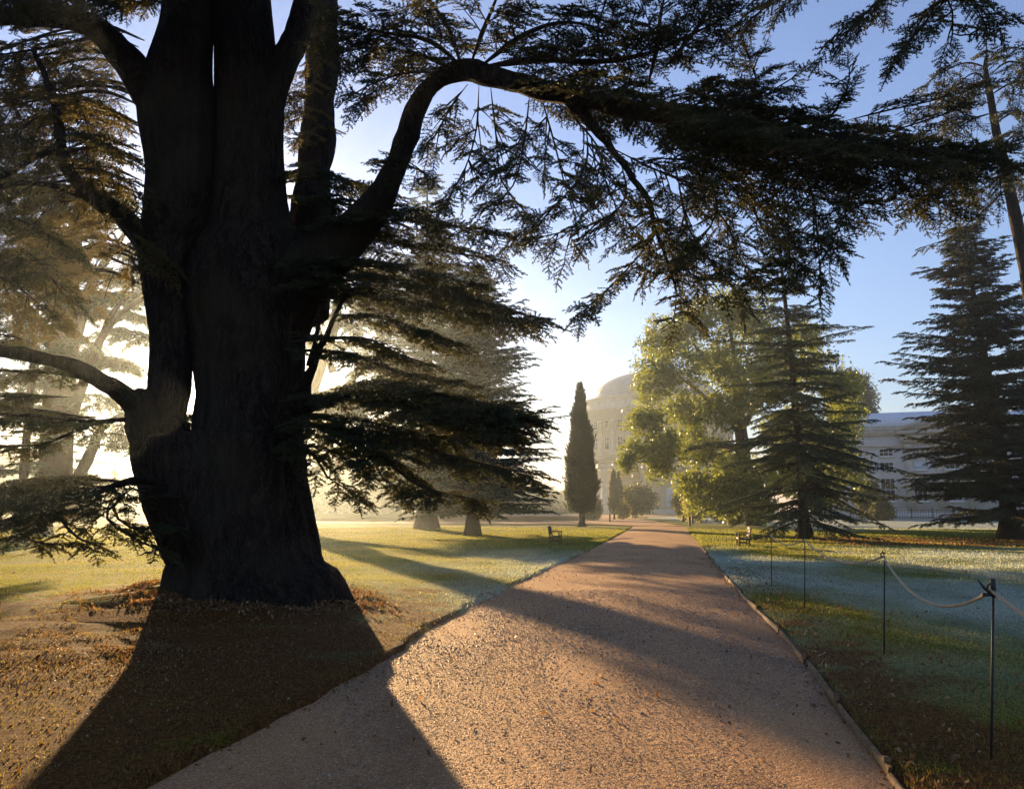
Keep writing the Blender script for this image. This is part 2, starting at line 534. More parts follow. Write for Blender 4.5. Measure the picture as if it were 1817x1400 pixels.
def relief(x, y):
    """height of the ground away from the path"""
    h = .05 * np.sin(x * .21 + y * .13 + 1) + .04 * np.sin(x * .11 - y * .27) + .018 * np.sin(x * .9 + 2 * np.sin(y * .7)) + .014 * np.sin(y * 1.3 + x * .5)
    d = np.hypot(x - TRUNK[0], y - TRUNK[1])
    h = h + .035 * np.exp(-(d / 3.5) ** 2) * (np.sin(x * 5.1 + y * 2.3) + np.sin(y * 6.7 - x * 3.1) + .7 * np.sin(x * 11 + y * 9))
    return h + .30 * np.exp(-(d / 3.2) ** 2)
def ground_z(x, y):
    x = np.asarray(x, float); y = np.asarray(y, float)
    d = np.maximum(xl(y) - x, x - xr(y))
    on = np.clip((d - 0.02) / 0.10, 0, 1)
    away = np.clip(d / 3.0, 0, 1)
    fade = np.clip((YEND + 4 - y) / 8, 0, 1)
    far = np.clip(1 - (y - 60) / 40, 0, 1)
    edge = np.clip((d + .02) / .12, 0, 1)
    return (-.03 + (edge * .075) * fade + relief(x, y) * away * far * edge)

# ------------------------------------------------------------------ ground and path
def frost_mask(nt):
    """hoar frost lying on the lawn right of the path and on the open lawn ahead (a real deposit)"""
    g = nt.nodes.new('ShaderNodeNewGeometry')
    sx = nt.nodes.new('ShaderNodeSeparateXYZ'); nt.links.new(g.outputs['Position'], sx.inputs[0])
    y = sx.outputs[1]; x = sx.outputs[0]
    n = noise(nt, coords(nt, (.25, .12, .2)), 1.0, 5)
    f = math_(nt, 'MULTIPLY', math_(nt, 'SUBTRACT', y, 6.0), 0.14, True)
    g2 = math_(nt, 'SUBTRACT', 1.0, math_(nt, 'MULTIPLY', math_(nt, 'SUBTRACT', y, 27.0), 0.12, True))
    gx = math_(nt, 'MULTIPLY', math_(nt, 'ADD', x, 4.0), 0.25, True)
    a = math_(nt, 'MULTIPLY', math_(nt, 'MULTIPLY', f, g2), gx)
    nn = math_(nt, 'MULTIPLY', math_(nt, 'SUBTRACT', n, 0.36), 5.0, True)
    far_ = math_(nt, 'MULTIPLY', math_(nt, 'MULTIPLY', math_(nt, 'SUBTRACT', y, 52.0), 0.1, True), math_(nt, 'MULTIPLY', math_(nt, 'SUBTRACT', x, 18.0), 0.2, True))
    return math_(nt, 'MAXIMUM', math_(nt, 'MULTIPLY', a, nn), far_)

def litter_mask(nt):
    """brown needle and leaf litter around the cedar and beside the path"""
    g = nt.nodes.new('ShaderNodeNewGeometry')
    vm = nt.nodes.new('ShaderNodeVectorMath'); vm.operation = 'DISTANCE'
    mp = nt.nodes.new('ShaderNodeMapping'); nt.links.new(g.outputs['Position'], mp.inputs[0])
    mp.inputs['Scale'].default_value = (1, 1, 0)
    nt.links.new(mp.outputs[0], vm.inputs[0]); vm.inputs[1].default_value = (TRUNK[0] + .4, TRUNK[1] - 4.5, 0)
    n = noise(nt, coords(nt, (.8, .8, .2)), 1.0, 7, .65)
    a = math_(nt, 'SUBTRACT', 1.25, math_(nt, 'MULTIPLY', vm.outputs['Value'], 0.115), True)
    sx = nt.nodes.new('ShaderNodeSeparateXYZ'); nt.links.new(g.outputs['Position'], sx.inputs[0])
    d2 = math_(nt, 'SUBTRACT', sx.outputs[0], math_(nt, 'ADD', math_(nt, 'MULTIPLY', sx.outputs[1], 0.16), 1.6))
    b = math_(nt, 'SUBTRACT', 1.0, math_(nt, 'MULTIPLY', math_(nt, 'ABSOLUTE', math_(nt, 'SUBTRACT', d2, .4)), 0.75), True)
    b = math_(nt, 'MULTIPLY', b, math_(nt, 'SUBTRACT', 1.4, math_(nt, 'MULTIPLY', sx.outputs[1], .07), True))
    s = math_(nt, 'MAXIMUM', a, b)
    return math_(nt, 'MULTIPLY', math_(nt, 'SUBTRACT', math_(nt, 'ADD', s, math_(nt, 'MULTIPLY', n, 2.6)), 1.72), 2.6, True)

def grass_colour(nt, fine):
    """lawn colour shared by the turf and its blades"""
    big = noise(nt, coords(nt, (.35, .35, .35)), 1.0, 5)
    col = ramp(nt, math_(nt, 'ADD', math_(nt, 'MULTIPLY', big, .7), math_(nt, 'MULTIPLY', fine, .3)), [(.3, (.065, .115, .010)), (.5, (.17, .20, .015)), (.68, (.29, .24, .022))])
    col = mix(nt, math_(nt, 'MULTIPLY', frost_mask(nt), .85), col, (.52, .63, .57))
    return mix(nt, math_(nt, 'MULTIPLY', litter_mask(nt), .85), col, (.20, .075, .028))

m, nt, out = newmat('lawn')
fine = noise(nt, coords(nt), 28, 8, .7)
mid = noise(nt, coords(nt), 5, 8, .7)
h = math_(nt, 'ADD', fine, math_(nt, 'MULTIPLY', mid, 1.6))
col = grass_colour(nt, fine)
col = mix(nt, .75, col, ramp(nt, fine, [(.36, (.25, .22, .2)), (.62, (1, 1, 1))]), 'MULTIPLY')
spk = nt.nodes.new('ShaderNodeTexVoronoi'); spk.inputs['Scale'].default_value = 38
nt.links.new(coords(nt), spk.inputs['Vector'])
col = mix(nt, .55, col, ramp(nt, spk.outputs['Color'], [(.2, (.35, .3, .25)), (.5, (1, .95, .9)), (.85, (1.5, 1.3, 1.1))]), 'MULTIPLY')
principled(nt, out, col, .95, bump(nt, h, 1.0, .05), .05)
M['lawn'] = m

def gravel_mat():
    m, nt, out = newmat('gravel_path')
    v = coords(nt)
    vo = nt.nodes.new('ShaderNodeTexVoronoi'); nt.links.new(v, vo.inputs['Vector']); vo.inputs['Scale'].default_value = 95
    vo2 = nt.nodes.new('ShaderNodeTexVoronoi'); nt.links.new(v, vo2.inputs['Vector']); vo2.inputs['Scale'].default_value = 28
    big = noise(nt, coords(nt, (.8, .35, 1)), 1.0, 6)
    rgbn = noise(nt, vo.outputs['Color'], 3.0, 1)
    col = ramp(nt, rgbn, [(.3, (.30, .145, .060)), (.5, (.47, .262, .120)), (.62, (.58, .36, .185)), (.75, (.70, .51, .31))])
    col = mix(nt, .8, col, ramp(nt, big, [(.36, (.60, .56, .56)), (.5, (.88, .86, .85)), (.66, (1, 1, 1))]), 'MULTIPLY')
    hh = math_(nt, 'ADD', math_(nt, 'SUBTRACT', 1.0, vo.outputs['Distance']), math_(nt, 'MULTIPLY', math_(nt, 'SUBTRACT', 1.0, vo2.outputs['Distance']), 1.2))
    hh = math_(nt, 'ADD', hh, math_(nt, 'MULTIPLY', noise(nt, v, 5, 7, .6), 1.5))
    principled(nt, out, col, .8, bump(nt, hh, 1.0, .0065), .15)
    return m
M['gravel'] = gravel_mat()

def rows_y():
    y = [-30.0, -20, -12, -8, -5, -3]
    v = -2.0
    while v < 330:
        y.append(v); v += .12 + max(0, v) * .022
    return np.array(y + [330.0])
Y = rows_y()
# the lawn sheet: columns follow the path's edges so that its lips are crisp
offs = np.array([0, .02, .05, .09, .13, .2, .35, .6, .9, 1.3, 1.8, 2.5, 3.3, 4.2, 5.3, 6.6, 8, 9.6, 11.5, 14, 17, 21, 26, 33, 42, 55, 75, 100, 140, 190, 260, 330])
LX, RX = xl(Y), xr(Y)
fr = np.linspace(0, 1, 9)[1:-1]
Xg = np.concatenate([LX[:, None] - offs[::-1][None], LX[:, None] + (RX - LX)[:, None] * fr[None], RX[:, None] + offs[None]], 1)
edge_wob = .045 * np.sin(Y * 2.1) + .03 * np.sin(Y * 5.3 + 1) + .02 * np.sin(Y * 11)
Yg = np.repeat(Y[:, None], Xg.shape[1], 1)
Zg = ground_z(Xg, Yg)
mid_cols = slice(len(offs), len(offs) + 7)
Zg[:, mid_cols] = -.03
wob = np.zeros_like(Xg); wob[:, :len(offs)] = edge_wob[:, None]; wob[:, len(offs) + 7:] = -.5 * edge_wob[:, None]
Xg = Xg + wob * (np.abs(Xg) < 25)
g = MB(); idx = np.arange(Xg.size).reshape(Xg.shape)
g.add(np.stack([Xg, Yg, Zg], -1).reshape(-1, 3), q=np.stack([idx[:-1, :-1], idx[:-1, 1:], idx[1:, 1:], idx[1:, :-1]], -1).reshape(-1, 4))
tag(g.build('ground', M['lawn'], smooth=True), kind='structure')
# the path itself
sel = Y <= YEND + .5
Yp = np.concatenate([Y[sel], [YEND + 1.0]])
fr = np.linspace(0, 1, 15)
Xp = (xl(Yp) - .05)[:, None] + (xr(Yp) - xl(Yp) + .1)[:, None] * fr[None]
Zp = -.004 + .05 * (1 - (2 * fr - 1) ** 2)[None] + .006 * np.sin(Xp * 1.7 + Yp[:, None] * .8) - .012 * np.exp(-((fr[None] - .3) / .09) ** 2) - .012 * np.exp(-((fr[None] - .7) / .09) ** 2)
p_ = MB(); idx = np.arange(Xp.size).reshape(Xp.shape)
p_.add(np.stack([Xp, np.repeat(Yp[:, None], 15, 1), Zp], -1).reshape(-1, 3), q=np.stack([idx[:-1, :-1], idx[:-1, 1:], idx[1:, 1:], idx[1:, :-1]], -1).reshape(-1, 4))
tag(p_.build('path', M['gravel'], smooth=True), kind='structure')
def path_z(x, y):
    f_ = (x - xl(y)) / (xr(y) - xl(y))
    return -.004 + .05 * (1 - (2 * f_ - 1) ** 2)
# the gravel forecourt where the path meets the drive before the rotunda
xe0, xe1 = float(xl(YEND)), float(xr(YEND))
fc = MB()
fcp = np.array([[xe0 - .1, YEND + .6], [xe1 + .1, YEND + .6], [xe1 + .8, 84], [xe1 + 2.2, 100], [xe1 + 4, 130], [xe1 + 14, 150], [xe1 + 40, 172], [xe1 + 40, 186], [0, 186], [-20, 165], [8, 150], [13.5, 128], [10.5, 104], [8.5, 96], [2, 92], [-14, 90], [-40, 90], [-40, 80], [-12, 80.5], [2, 79], [8, 77]])
n_ = len(fcp); c_ = np.array([16.0, 88.0])
ctr = np.array([[17.0, 90.0]])
import bmesh
bm = bmesh.new()
vs_ = [bm.verts.new((x, y, .062)) for x, y in fcp]
bm.faces.new(vs_); bmesh.ops.triangulate(bm, faces=bm.faces)
me = bpy.data.meshes.new('drive'); bm.to_mesh(me); bm.free(); me.materials.append(M['gravel'])
dr = bpy.data.objects.new('drive', me); C.objects.link(dr); tag(dr, kind='structure')

# loose stones on the near path
def scatter_path(n, y0, y1, rg):
    u = rg.random(n)
    y = y0 * (y1 / y0) ** u
    f_ = rg.random(n)
    x = xl(y) + (xr(y) - xl(y)) * f_
    return x, y
rg = np.random.default_rng(5)
x, y = scatter_path(60000, 2.6, 16, rg)
x2, y2 = scatter_path(9000, 2.6, 22, rg)
f_ = rg.beta(.35, .35, 9000); x2 = xl(y2) + (xr(y2) - xl(y2)) * f_
x = np.concatenate([x, x2]); y = np.concatenate([y, y2])
s = rg.uniform(.003, .0085, len(x)) * (1 + .5 * (rg.random(len(x)) > .95)) * np.clip(y / 6, .8, 1.8)
o8 = np.array([[1, 0, 0], [0, 1, 0], [-1, 0, 0], [0, -1, 0], [0, 0, .7], [0, 0, -.7]], float)
f8 = np.array([[0, 1, 4], [1, 2, 4], [2, 3, 4], [3, 0, 4]])
V = o8[None] * rg.uniform(.6, 1.3, (len(x), 6, 1)) * s[:, None, None]
a = rg.uniform(0, 6.28, len(x)); ca, sa = np.cos(a)[:, None], np.sin(a)[:, None]
V = np.stack([V[..., 0] * ca - V[..., 1] * sa, V[..., 0] * sa + V[..., 1] * ca, V[..., 2]], -1)
V += np.stack([x, y, path_z(x, y) + s * .2], -1)[:, None]
m, nt, out = newmat('loose_stones')
gi = nt.nodes.new('ShaderNodeNewGeometry')
principled(nt, out, ramp(nt, gi.outputs['Random Per Island'], [(0, (.09, .05, .03)), (.4, (.22, .13, .08)), (.8, (.36, .25, .16)), (1, (.55, .45, .34))]), .6, None, .4)
st = MB(); st.add(V.reshape(-1, 3), t=(f8[None] + (np.arange(len(x)) * 6)[:, None, None]).reshape(-1, 3))
tag(st.build('gravel', m), kind='stuff')

# grass: blades in front, tufts farther off
def on_lawn(x, y): return (x < xl(y) - .02) | (x > xr(y) + .05)
rg = np.random.default_rng(9)
n = 330000
y = 2.4 * (62 / 2.4) ** (rg.random(n) ** .85)
xx = rg.uniform(-.68, .68, n) * (y + 1.5)
ok = on_lawn(xx, y) | (y > YEND)
dT = np.hypot(xx - TRUNK[0] - .6, yy := y - TRUNK[1] + 4.5)
ok &= (rg.random(n) < np.clip((dT - 3.0) / 6, .30, 1))
ok &= np.hypot(xx - TRUNK[0], y - TRUNK[1]) > 1.75
xx, y = xx[ok], y[ok]
n = len(xx)
hgt = rg.uniform(.012, .036, n) * np.clip(.8 + y * .02, 1, 2.0)
# tussocks along the path's edge
edge_d = np.minimum(np.abs(xx - xl(y)), np.abs(xx - xr(y)))
hgt = hgt * (1 + .9 * np.exp(-edge_d / .15))
wid = .0022 * np.clip(y, 3, 60) * rg.uniform(.35, .8, n)
a = rg.uniform(0, 6.28, n); ln_ = rg.uniform(.1, .9, n) * hgt; b = rg.uniform(0, 6.28, n)
z0 = ground_z(xx, y) - .004
A = np.stack([xx - np.cos(a) * wid / 2, y - np.sin(a) * wid / 2, z0], -1)
B = np.stack([xx + np.cos(a) * wid / 2, y + np.sin(a) * wid / 2, z0], -1)
T = np.stack([xx + np.cos(b) * ln_, y + np.sin(b) * ln_, z0 + hgt], -1)
gr = MB(); gr.add(np.stack([A, B, T], 1).reshape(-1, 3), t=np.arange(3 * n).reshape(-1, 3))
m, nt, out = newmat('grass_blades')
gi = nt.nodes.new('ShaderNodeNewGeometry')
col = grass_colour(nt, gi.outputs['Random Per Island'])
pr = principled(nt, None, col, .6, None, .3)
tr = nt.nodes.new('ShaderNodeBsdfTranslucent'); nt.links.new(mix(nt, .45, col, (.38, .36, .05)), tr.inputs[0])
ms = nt.nodes.new('ShaderNodeMixShader'); ms.inputs[0].default_value = .55
nt.links.new(pr.outputs[0], ms.inputs[1]); nt.links.new(tr.outputs[0], ms.inputs[2]); nt.links.new(ms.outputs[0], out.inputs[0])
tag(gr.build('grass', m), kind='stuff')

# fallen leaves
rg = np.random.default_rng(15)
def leaves(x, y, smin, smax, zf):
    n = len(x)
    s = rg.uniform(smin, smax, n)
    a = rg.uniform(0, 6.28, n)
    tl = rg.normal(0, .8, (n, 2))
    u = np.stack([np.cos(a), np.sin(a), tl[:, 0]], -1); v = np.stack([-np.sin(a), np.cos(a), tl[:, 1]], -1)
    c = np.stack([x, y, zf(x, y) + s * .35], -1)
    q = np.stack([c - u * s[:, None], c - v * s[:, None] * .5 + Z * s[:, None] * .15, c + u * s[:, None], c + v * s[:, None] * .5 + Z * s[:, None] * .15], 1)
    return q.reshape(-1, 3), np.arange(4 * n).reshape(-1, 4)
lf = MB()
n = 46000
r_ = np.abs(rg.normal(0, 4.6, n)); a = rg.uniform(0, 6.28, n)
x = TRUNK[0] + .3 + r_ * np.cos(a) * 1.1; y = TRUNK[1] - 3.8 + r_ * np.sin(a)
k = on_lawn(x, y) & (y > 2.2) & (rg.random(n) < .7 + .3 * np.sin(x * .9 + np.sin(y * 1.7) * 1.5 + y * .6))
lf_v, lf_q = leaves(x[k], y[k], .005, .014, ground_z); lf.add(lf_v, q=lf_q)
n = 7000
a = rg.uniform(0, 6.28, n); r_ = 1.45 + np.abs(rg.normal(0, .38, n))
x = TRUNK[0] + r_ * np.cos(a); y = TRUNK[1] + r_ * np.sin(a) * .95
lf_v, lf_q = leaves(x, y, .010, .032, lambda x, y: ground_z(x, y) + rg.uniform(0, .07, len(x)) * np.clip(2.1 - np.hypot(x - TRUNK[0], y - TRUNK[1]), 0, .8)); lf.add(lf_v, q=lf_q)
n = 3200
y = rg.uniform(2.5, 22, n); x = xr(y) + np.abs(rg.normal(0, .9, n)) * (rg.random(n) > .1)
k = on_lawn(x, y); lf_v, lf_q = leaves(x[k], y[k], .010, .030, ground_z); lf.add(lf_v, q=lf_q)
n = 1500
y = rg.uniform(2.5, 30, n); f_ = rg.beta(.3, .3, n); x = xl(y) + (xr(y) - xl(y)) * f_
lf_v, lf_q = leaves(x, y, .010, .028, path_z); lf.add(lf_v, q=lf_q)
n = 6000
y = rg.uniform(34, 44, n); x = rg.uniform(14, 30, n)
lf_v, lf_q = leaves(x, y, .03, .07, ground_z); lf.add(lf_v, q=lf_q)
n = 2500
y = rg.uniform(8, 40, n); x = rg.uniform(-16, 22, n)
k = on_lawn(x, y); lf_v, lf_q = leaves(x[k], y[k], .015, .035, ground_z); lf.add(lf_v, q=lf_q)
m, nt, out = newmat('fallen_leaves')
gi = nt.nodes.new('ShaderNodeNewGeometry')
col = ramp(nt, gi.outputs['Random Per Island'], [(0, (.06, .03, .015)), (.5, (.15, .08, .035)), (.85, (.26, .16, .075)), (1, (.45, .34, .2))])
pr = principled(nt, None, col, .6, None, .3)
tr = nt.nodes.new('ShaderNodeBsdfTranslucent'); nt.links.new(mix(nt, .4, col, (.5, .25, .05)), tr.inputs[0])
ms = nt.nodes.new('ShaderNodeMixShader'); ms.inputs[0].default_value = .4
nt.links.new(pr.outputs[0], ms.inputs[1]); nt.links.new(tr.outputs[0], ms.inputs[2]); nt.links.new(ms.outputs[0], out.inputs[0])
tag(lf.build('leaf_litter', m), kind='stuff')

# timber edging board along the right of the path, in butted lengths with pegs
M['timber'] = simple('weathered_timber', (.07, .04, .018), (.22, .13, .055), 9, .8, (1, 1, 4), .5, .01)
ys = [2.2]
while ys[-1] < 30: ys.append(ys[-1] + 1.2 + .10 * ys[-1])
for i in range(len(ys) - 1):
    mb = MB()
    yy_ = np.linspace(ys[i] + .01, ys[i + 1] - .01, 7)
    off = rg.uniform(-.015, .03); tilt = rg.uniform(-.012, .02)
    xe_ = xr(yy_) - .015 + off
    zt2 = .052 + tilt * np.linspace(1, -1, 7)
    vv = np.stack([np.stack([xe_ + dx_, yy_, (zt2 if hi else zt2 * 0 - .05)], -1) for dx_, hi in ((-.012, 0), (.012, 0), (.012 + .012, 1), (0, 1))], 1)
    id_ = np.arange(28).reshape(7, 4)
    mb.add(vv.reshape(-1, 3), q=np.concatenate([np.stack([id_[:-1, k], id_[:-1, (k + 1) % 4], id_[1:, (k + 1) % 4], id_[1:, k]], -1) for k in range(4)] + [id_[:1], id_[-1:]]))
    loc = (float(xr(yy_[0])), float(yy_[0]), 0)
    root = mb.build('edging_board', M['timber'], loc=loc)
    dist = ['nearest the camera at the bottom edge', 'second from the camera', 'third from the camera', 'fourth from the camera', 'fifth from the camera', 'sixth from the camera', 'seventh from the camera', 'eighth from the camera', 'ninth from the camera', 'tenth from the camera', 'eleventh from the camera', 'twelfth from the camera', 'thirteenth from the camera']
    tag(root, 'timber edging board right of the path, ' + dist[i], 'edging board', 'timber boards edging the path')
    pg = MB()
    pg.box((float(xr(yy_[0])) + .02 + off, yy_[0] + .1, .01), (.035, .05, .16))
    pg.build('peg', M['timber'], parent=root)

# ------------------------------------------------------------------ the giant cedar
KD = .85      # the tree stands on a low rise, a little nearer than flat ground would put it
def rows_to_tube(rows, Yd, step=.12, sides=72, seed=0, depth=1.0, flute=.02, rough=.012, yfun=None):
    """rows of (pixel y, left x, right x): a trunk whose outline passes through them at depth Yd"""
    pts = []
    for i, (py, a, b) in enumerate(rows):
        yd = Yd * KD
        pa, pb = P(a, py, yd), P(b, py, yd)
        c = (pa + pb) / 2
        pts.append([c[0], c[1], c[2], abs(pb[0] - pa[0]) / 2])
    s = spline(np.array(pts), step)
    return s

gc = empty('giant_cedar', (TRUNK[0], TRUNK[1], 0), 'huge dark many-stemmed cedar in the left foreground, its limbs reaching over the gravel path', 'tree')
trunk = MB()
def add_rows(rows, Yd, sides, seed, flat=1.0, flute=.02):
    s = rows_to_tube(rows, Yd)
    trunk.tube(s[:, :3], s[:, 3], sides, rough=.012, flat=flat, flute=flute, seed=seed, lobes=.022 * np.exp(-np.maximum(s[:, 2] - .1, 0) / .6))
add_rows([(1112, 262, 640), (1088, 270, 628), (1060, 281, 612), (1032, 294, 588), (1003, 304, 573), (979, 311, 566), (939, 296, 557), (900, 282, 548), (868, 268, 543), (820, 257, 537), (793, 250, 533), (776, 252, 530)], 14.9, 160, 3, .9, .022)
add_rows([(930, 360, 552), (868, 347, 543), (771, 346, 532), (707, 354, 537), (650, 350, 540), (600, 347, 539), (525, 336, 546), (450, 345, 547), (400, 370, 515), (300, 380, 503), (200, 382, 501), (175, 384, 497), (75, 382, 486), (0, 379, 479), (-150, 380, 466), (-420, 385, 445)], 15.1, 110, 5)
add_rows([(900, 285, 400), (860, 268, 380), (793, 249, 343), (764, 236, 335), (740, 240, 327), (700, 261, 334), (682, 264, 337), (600, 268, 339), (525, 258, 341), (435, 251, 352), (380, 259, 374), (300, 263, 380), (200, 251, 380), (135, 262, 374), (60, 285, 376), (0, 292, 375), (-150, 300, 364), (-420, 305, 345)], 14.7, 90, 8)
# knob where the low limb leaves
add_rows([(790, 240, 300), (765, 226, 290), (740, 224, 285), (715, 226, 280), (700, 232, 275), (690, 245, 265)], 14.3, 40, 9)
trunk.build('trunk', M['bark'], gc, smooth=True)

def limb(px, mat=None, sides=26, name='limb', parent=gc, flute=.02, seed=0):
    """px: (x, y, depth, width in pixels)"""
    a_ = np.array([[*P(x, y, d * KD), w / 2 / FPX * d * KD] for x, y, d, w in px])
    s = spline(a_, .12)
    rg_ = np.random.default_rng(seed + 70)
    kn = np.cumsum(rg_.normal(size=(len(s), 3)), 0) * .012; kn -= np.linspace(0, 1, len(s))[:, None] * kn[-1]
    s[:, :3] += kn; s[:, 3] *= 1 + .10 * np.interp(np.arange(len(s)), np.arange(0, len(s) + 3, 3), rg_.normal(size=len(np.arange(0, len(s) + 3, 3))))
    mb = MB(); mb.tube(s[:, :3], s[:, 3], sides, rough=.05, flute=flute * 1.5, seed=seed)
    mb.build(name, mat or M['bark'], parent, smooth=True)
    return a_
# the third stem, rising behind the right shoulder
limb([(535, 560, 15.6, 80), (548, 440, 16.0, 78), (552, 350, 16.4, 70), (562, 250, 16.6, 62), (570, 100, 16.8, 60), (574, 0, 17, 56), (580, -200, 17, 46)], seed=1)
limb([(455, 260, 15, 70), (478, 180, 15, 58), (500, 120, 15, 50), (528, 50, 15, 46), (560, -50, 15, 40), (610, -220, 15, 30)], seed=2)
limb([(490, 560, 15.1, 150), (540, 480, 14.9, 105), (585, 440, 14.6, 88), (640, 393, 14.2, 62), (682, 330, 13.9, 50), (716, 262, 13.6, 40), (735, 200, 13.3, 39), (765, 155, 13, 40), (810, 128, 12.7, 42), (860, 136, 12.4, 36), (920, 150, 12.1, 32), (1000, 170, 11.8, 30), (1117, 190, 11.5, 26), (1250, 222, 11.3, 22), (1400, 250, 11.2, 16), (1560, 268, 11.2, 11), (1700, 290, 11.2, 5)], seed=3)
limb([(1000, 172, 11.8, 22), (1045, 215, 11.7, 19), (1080, 250, 11.6, 15), (1120, 300, 11.5, 12), (1160, 380, 11.4, 8), (1200, 520, 11.3, 4)], sides=10, seed=4)
limb([(300, 480, 14.8, 60), (252, 420, 14.4, 42), (215, 385, 14.1, 34), (155, 345, 13.8, 28), (118, 295, 13.6, 22), (106, 240, 13.4, 17), (98, 180, 13.3, 13), (60, 90, 13.3, 8)], seed=5)
limb([(150, 345, 13.8, 18), (100, 332, 13.5, 13), (40, 328, 13.3, 11), (-60, 350, 13, 8)], sides=10, seed=6)
limb([(110, 260, 13.5, 14), (60, 285, 13.3, 11), (0, 312, 13.1, 10), (-80, 330, 13, 7)], sides=10, seed=7)
limb([(330, 230, 14.7, 90), (262, 160, 14.5, 78), (215, 100, 14.3, 56), (170, 55, 14.1, 44), (100, 32, 13.9, 36), (0, 32, 13.6, 34), (-120, 50, 13.3, 26)], seed=8)
limb([(262, 742, 14.4, 40), (235, 712, 14.1, 44), (200, 684, 13.8, 30), (160, 660, 13.5, 26), (115, 641, 13.2, 24), (60, 630, 12.9, 24), (0, 624, 12.6, 22), (-100, 610, 12.2, 16)], seed=9)
limb([(300, 862, 14.2, 20), (262, 855, 13.8, 14), (225, 857, 13.4, 14), (180, 868, 13, 13), (120, 878, 12.6, 11), (50, 890, 12.2, 9), (-60, 905, 11.8, 6)], sides=10, seed=10)
limb([(270, 750, 14.4, 14), (225, 745, 14.1, 9), (150, 752, 13.7, 8), (60, 742, 13.3, 7), (-60, 735, 13, 5)], sides=8, seed=11)
limb([(530, 700, 14.6, 40), (548, 668, 14.3, 18), (566, 625, 14.2, 14), (592, 570, 14.1, 10), (620, 510, 14, 7)], sides=10, seed=12)
limb([(550, 650, 14.3, 11), (562, 600, 14.2, 8), (568, 540, 14.1, 6)], sides=8, seed=13)
limb([(525, 720, 14.5, 26), (580, 712, 14.1, 17), (650, 690, 13.8, 13), (740, 715, 13.4, 9), (860, 742, 13, 5)], sides=10, seed=14)

wd = MB(); sp = Sprays(T_FINE, 3); spg = Sprays(T_FINE, 4)
def B(px, w, L, seed, size=.5, gap=.24, hang=0.0, sps=None, droop=.12, start=.1, fill=1.0, rise=0.0, lgap=.17):
    """px: (x, y, depth)"""
    bough(wd, sps or sp, np.array([P(a_[0], a_[1], a_[2] * KD) for a_ in px]), w, L, size, gap, droop, start, seed, hang, fill, lgap, rise)
# over the path: radiating from the elbow of the great limb
B([(820, 118, 12.7), (760, 72, 12.3), (690, 60, 12), (615, 45, 11.8)], .05, 1.0, 1, gap=.22)
B([(815, 125, 12.7), (740, 98, 12.9), (665, 85, 13), (600, 95, 13.2)], .04, .9, 2, gap=.22)
B([(800, 135, 12.7), (735, 128, 12.2), (670, 145, 11.9), (632, 165, 11.8)], .03, .6, 3, gap=.25)
B([(835, 115, 12.6), (855, 60, 12.2), (880, 0, 12), (900, -60, 11.8)], .05, .9, 4, gap=.22)
B([(820, 118, 12.7), (790, 40, 12.9), (740, -20, 13), (700, -70, 13)], .05, 1.0, 5, gap=.24)
B([(850, 120, 12.5), (930, 62, 12), (1010, 40, 11.8), (1110, 66, 11.6)], .05, .6, 6, gap=.2)
B([(860, 118, 12.5), (960, 106, 12.2), (1060, 110, 12), (1150, 95, 11.9), (1230, 60, 11.8), (1310, 22, 11.7)], .06, .75, 7, gap=.22)
B([(1150, 150, 12), (1165, 90, 11.9), (1172, 30, 11.9), (1185, -30, 11.9)], .05, .85, 9, gap=.2)
B([(1080, 130, 12.4), (1060, 60, 12.4), (1080, -10, 12.4)], .03, .5, 10, gap=.22)
B([(1180, 120, 11.8), (1230, 60, 11.6), (1270, 0, 11.5), (1300, -50, 11.4)], .04, .8, 11, gap=.22)
# along the great limb
B([(900, 145, 12.2), (1000, 168, 11.8), (1117, 188, 11.5), (1250, 222, 11.3), (1400, 252, 11.2), (1560, 270, 11.2), (1770, 298, 11.2)], .04, .62, 12, gap=.12, start=.02)
B([(1100, 180, 11.6), (1220, 190, 12), (1340, 205, 12.4), (1450, 235, 12.6), (1600, 250, 12.6)], .05, .7, 13, gap=.15)
B([(1150, 195, 11.4), (1260, 230, 10.9), (1380, 265, 10.5), (1500, 280, 10.3), (1620, 300, 10.2)], .05, 1.0, 14, gap=.15)
B([(1300, 222, 11.3), (1330, 180, 11.3), (1342, 140, 11.3), (1330, 105, 11.3)], .02, .3, 15, gap=.12, rise=.15, size=.34)
B([(1330, 190, 11.3), (1365, 165, 11.2), (1405, 140, 11.1)], .015, .2, 16, gap=.2, size=.32)
B([(1450, 240, 11.2), (1480, 200, 11.2), (1500, 165, 11.2), (1507, 138, 11.2)], .02, .32, 17, gap=.12, rise=.15, size=.34)
B([(1500, 215, 11.2), (1580, 195, 11.3), (1650, 180, 11.4), (1720, 160, 11.5)], .015, .28, 18, gap=.2, size=.34)
B([(1560, 240, 11.2), (1640, 215, 11.1), (1700, 195, 11)], .015, .25, 19, gap=.2, size=.34)
B([(1600, 265, 11.2), (1680, 280, 11.3), (1745, 270, 11.4)], .03, .6, 20, gap=.18)
B([(1640, 275, 11.2), (1700, 310, 11), (1650, 350, 11), (1690, 365, 11)], .02, .4, 21, gap=.2)
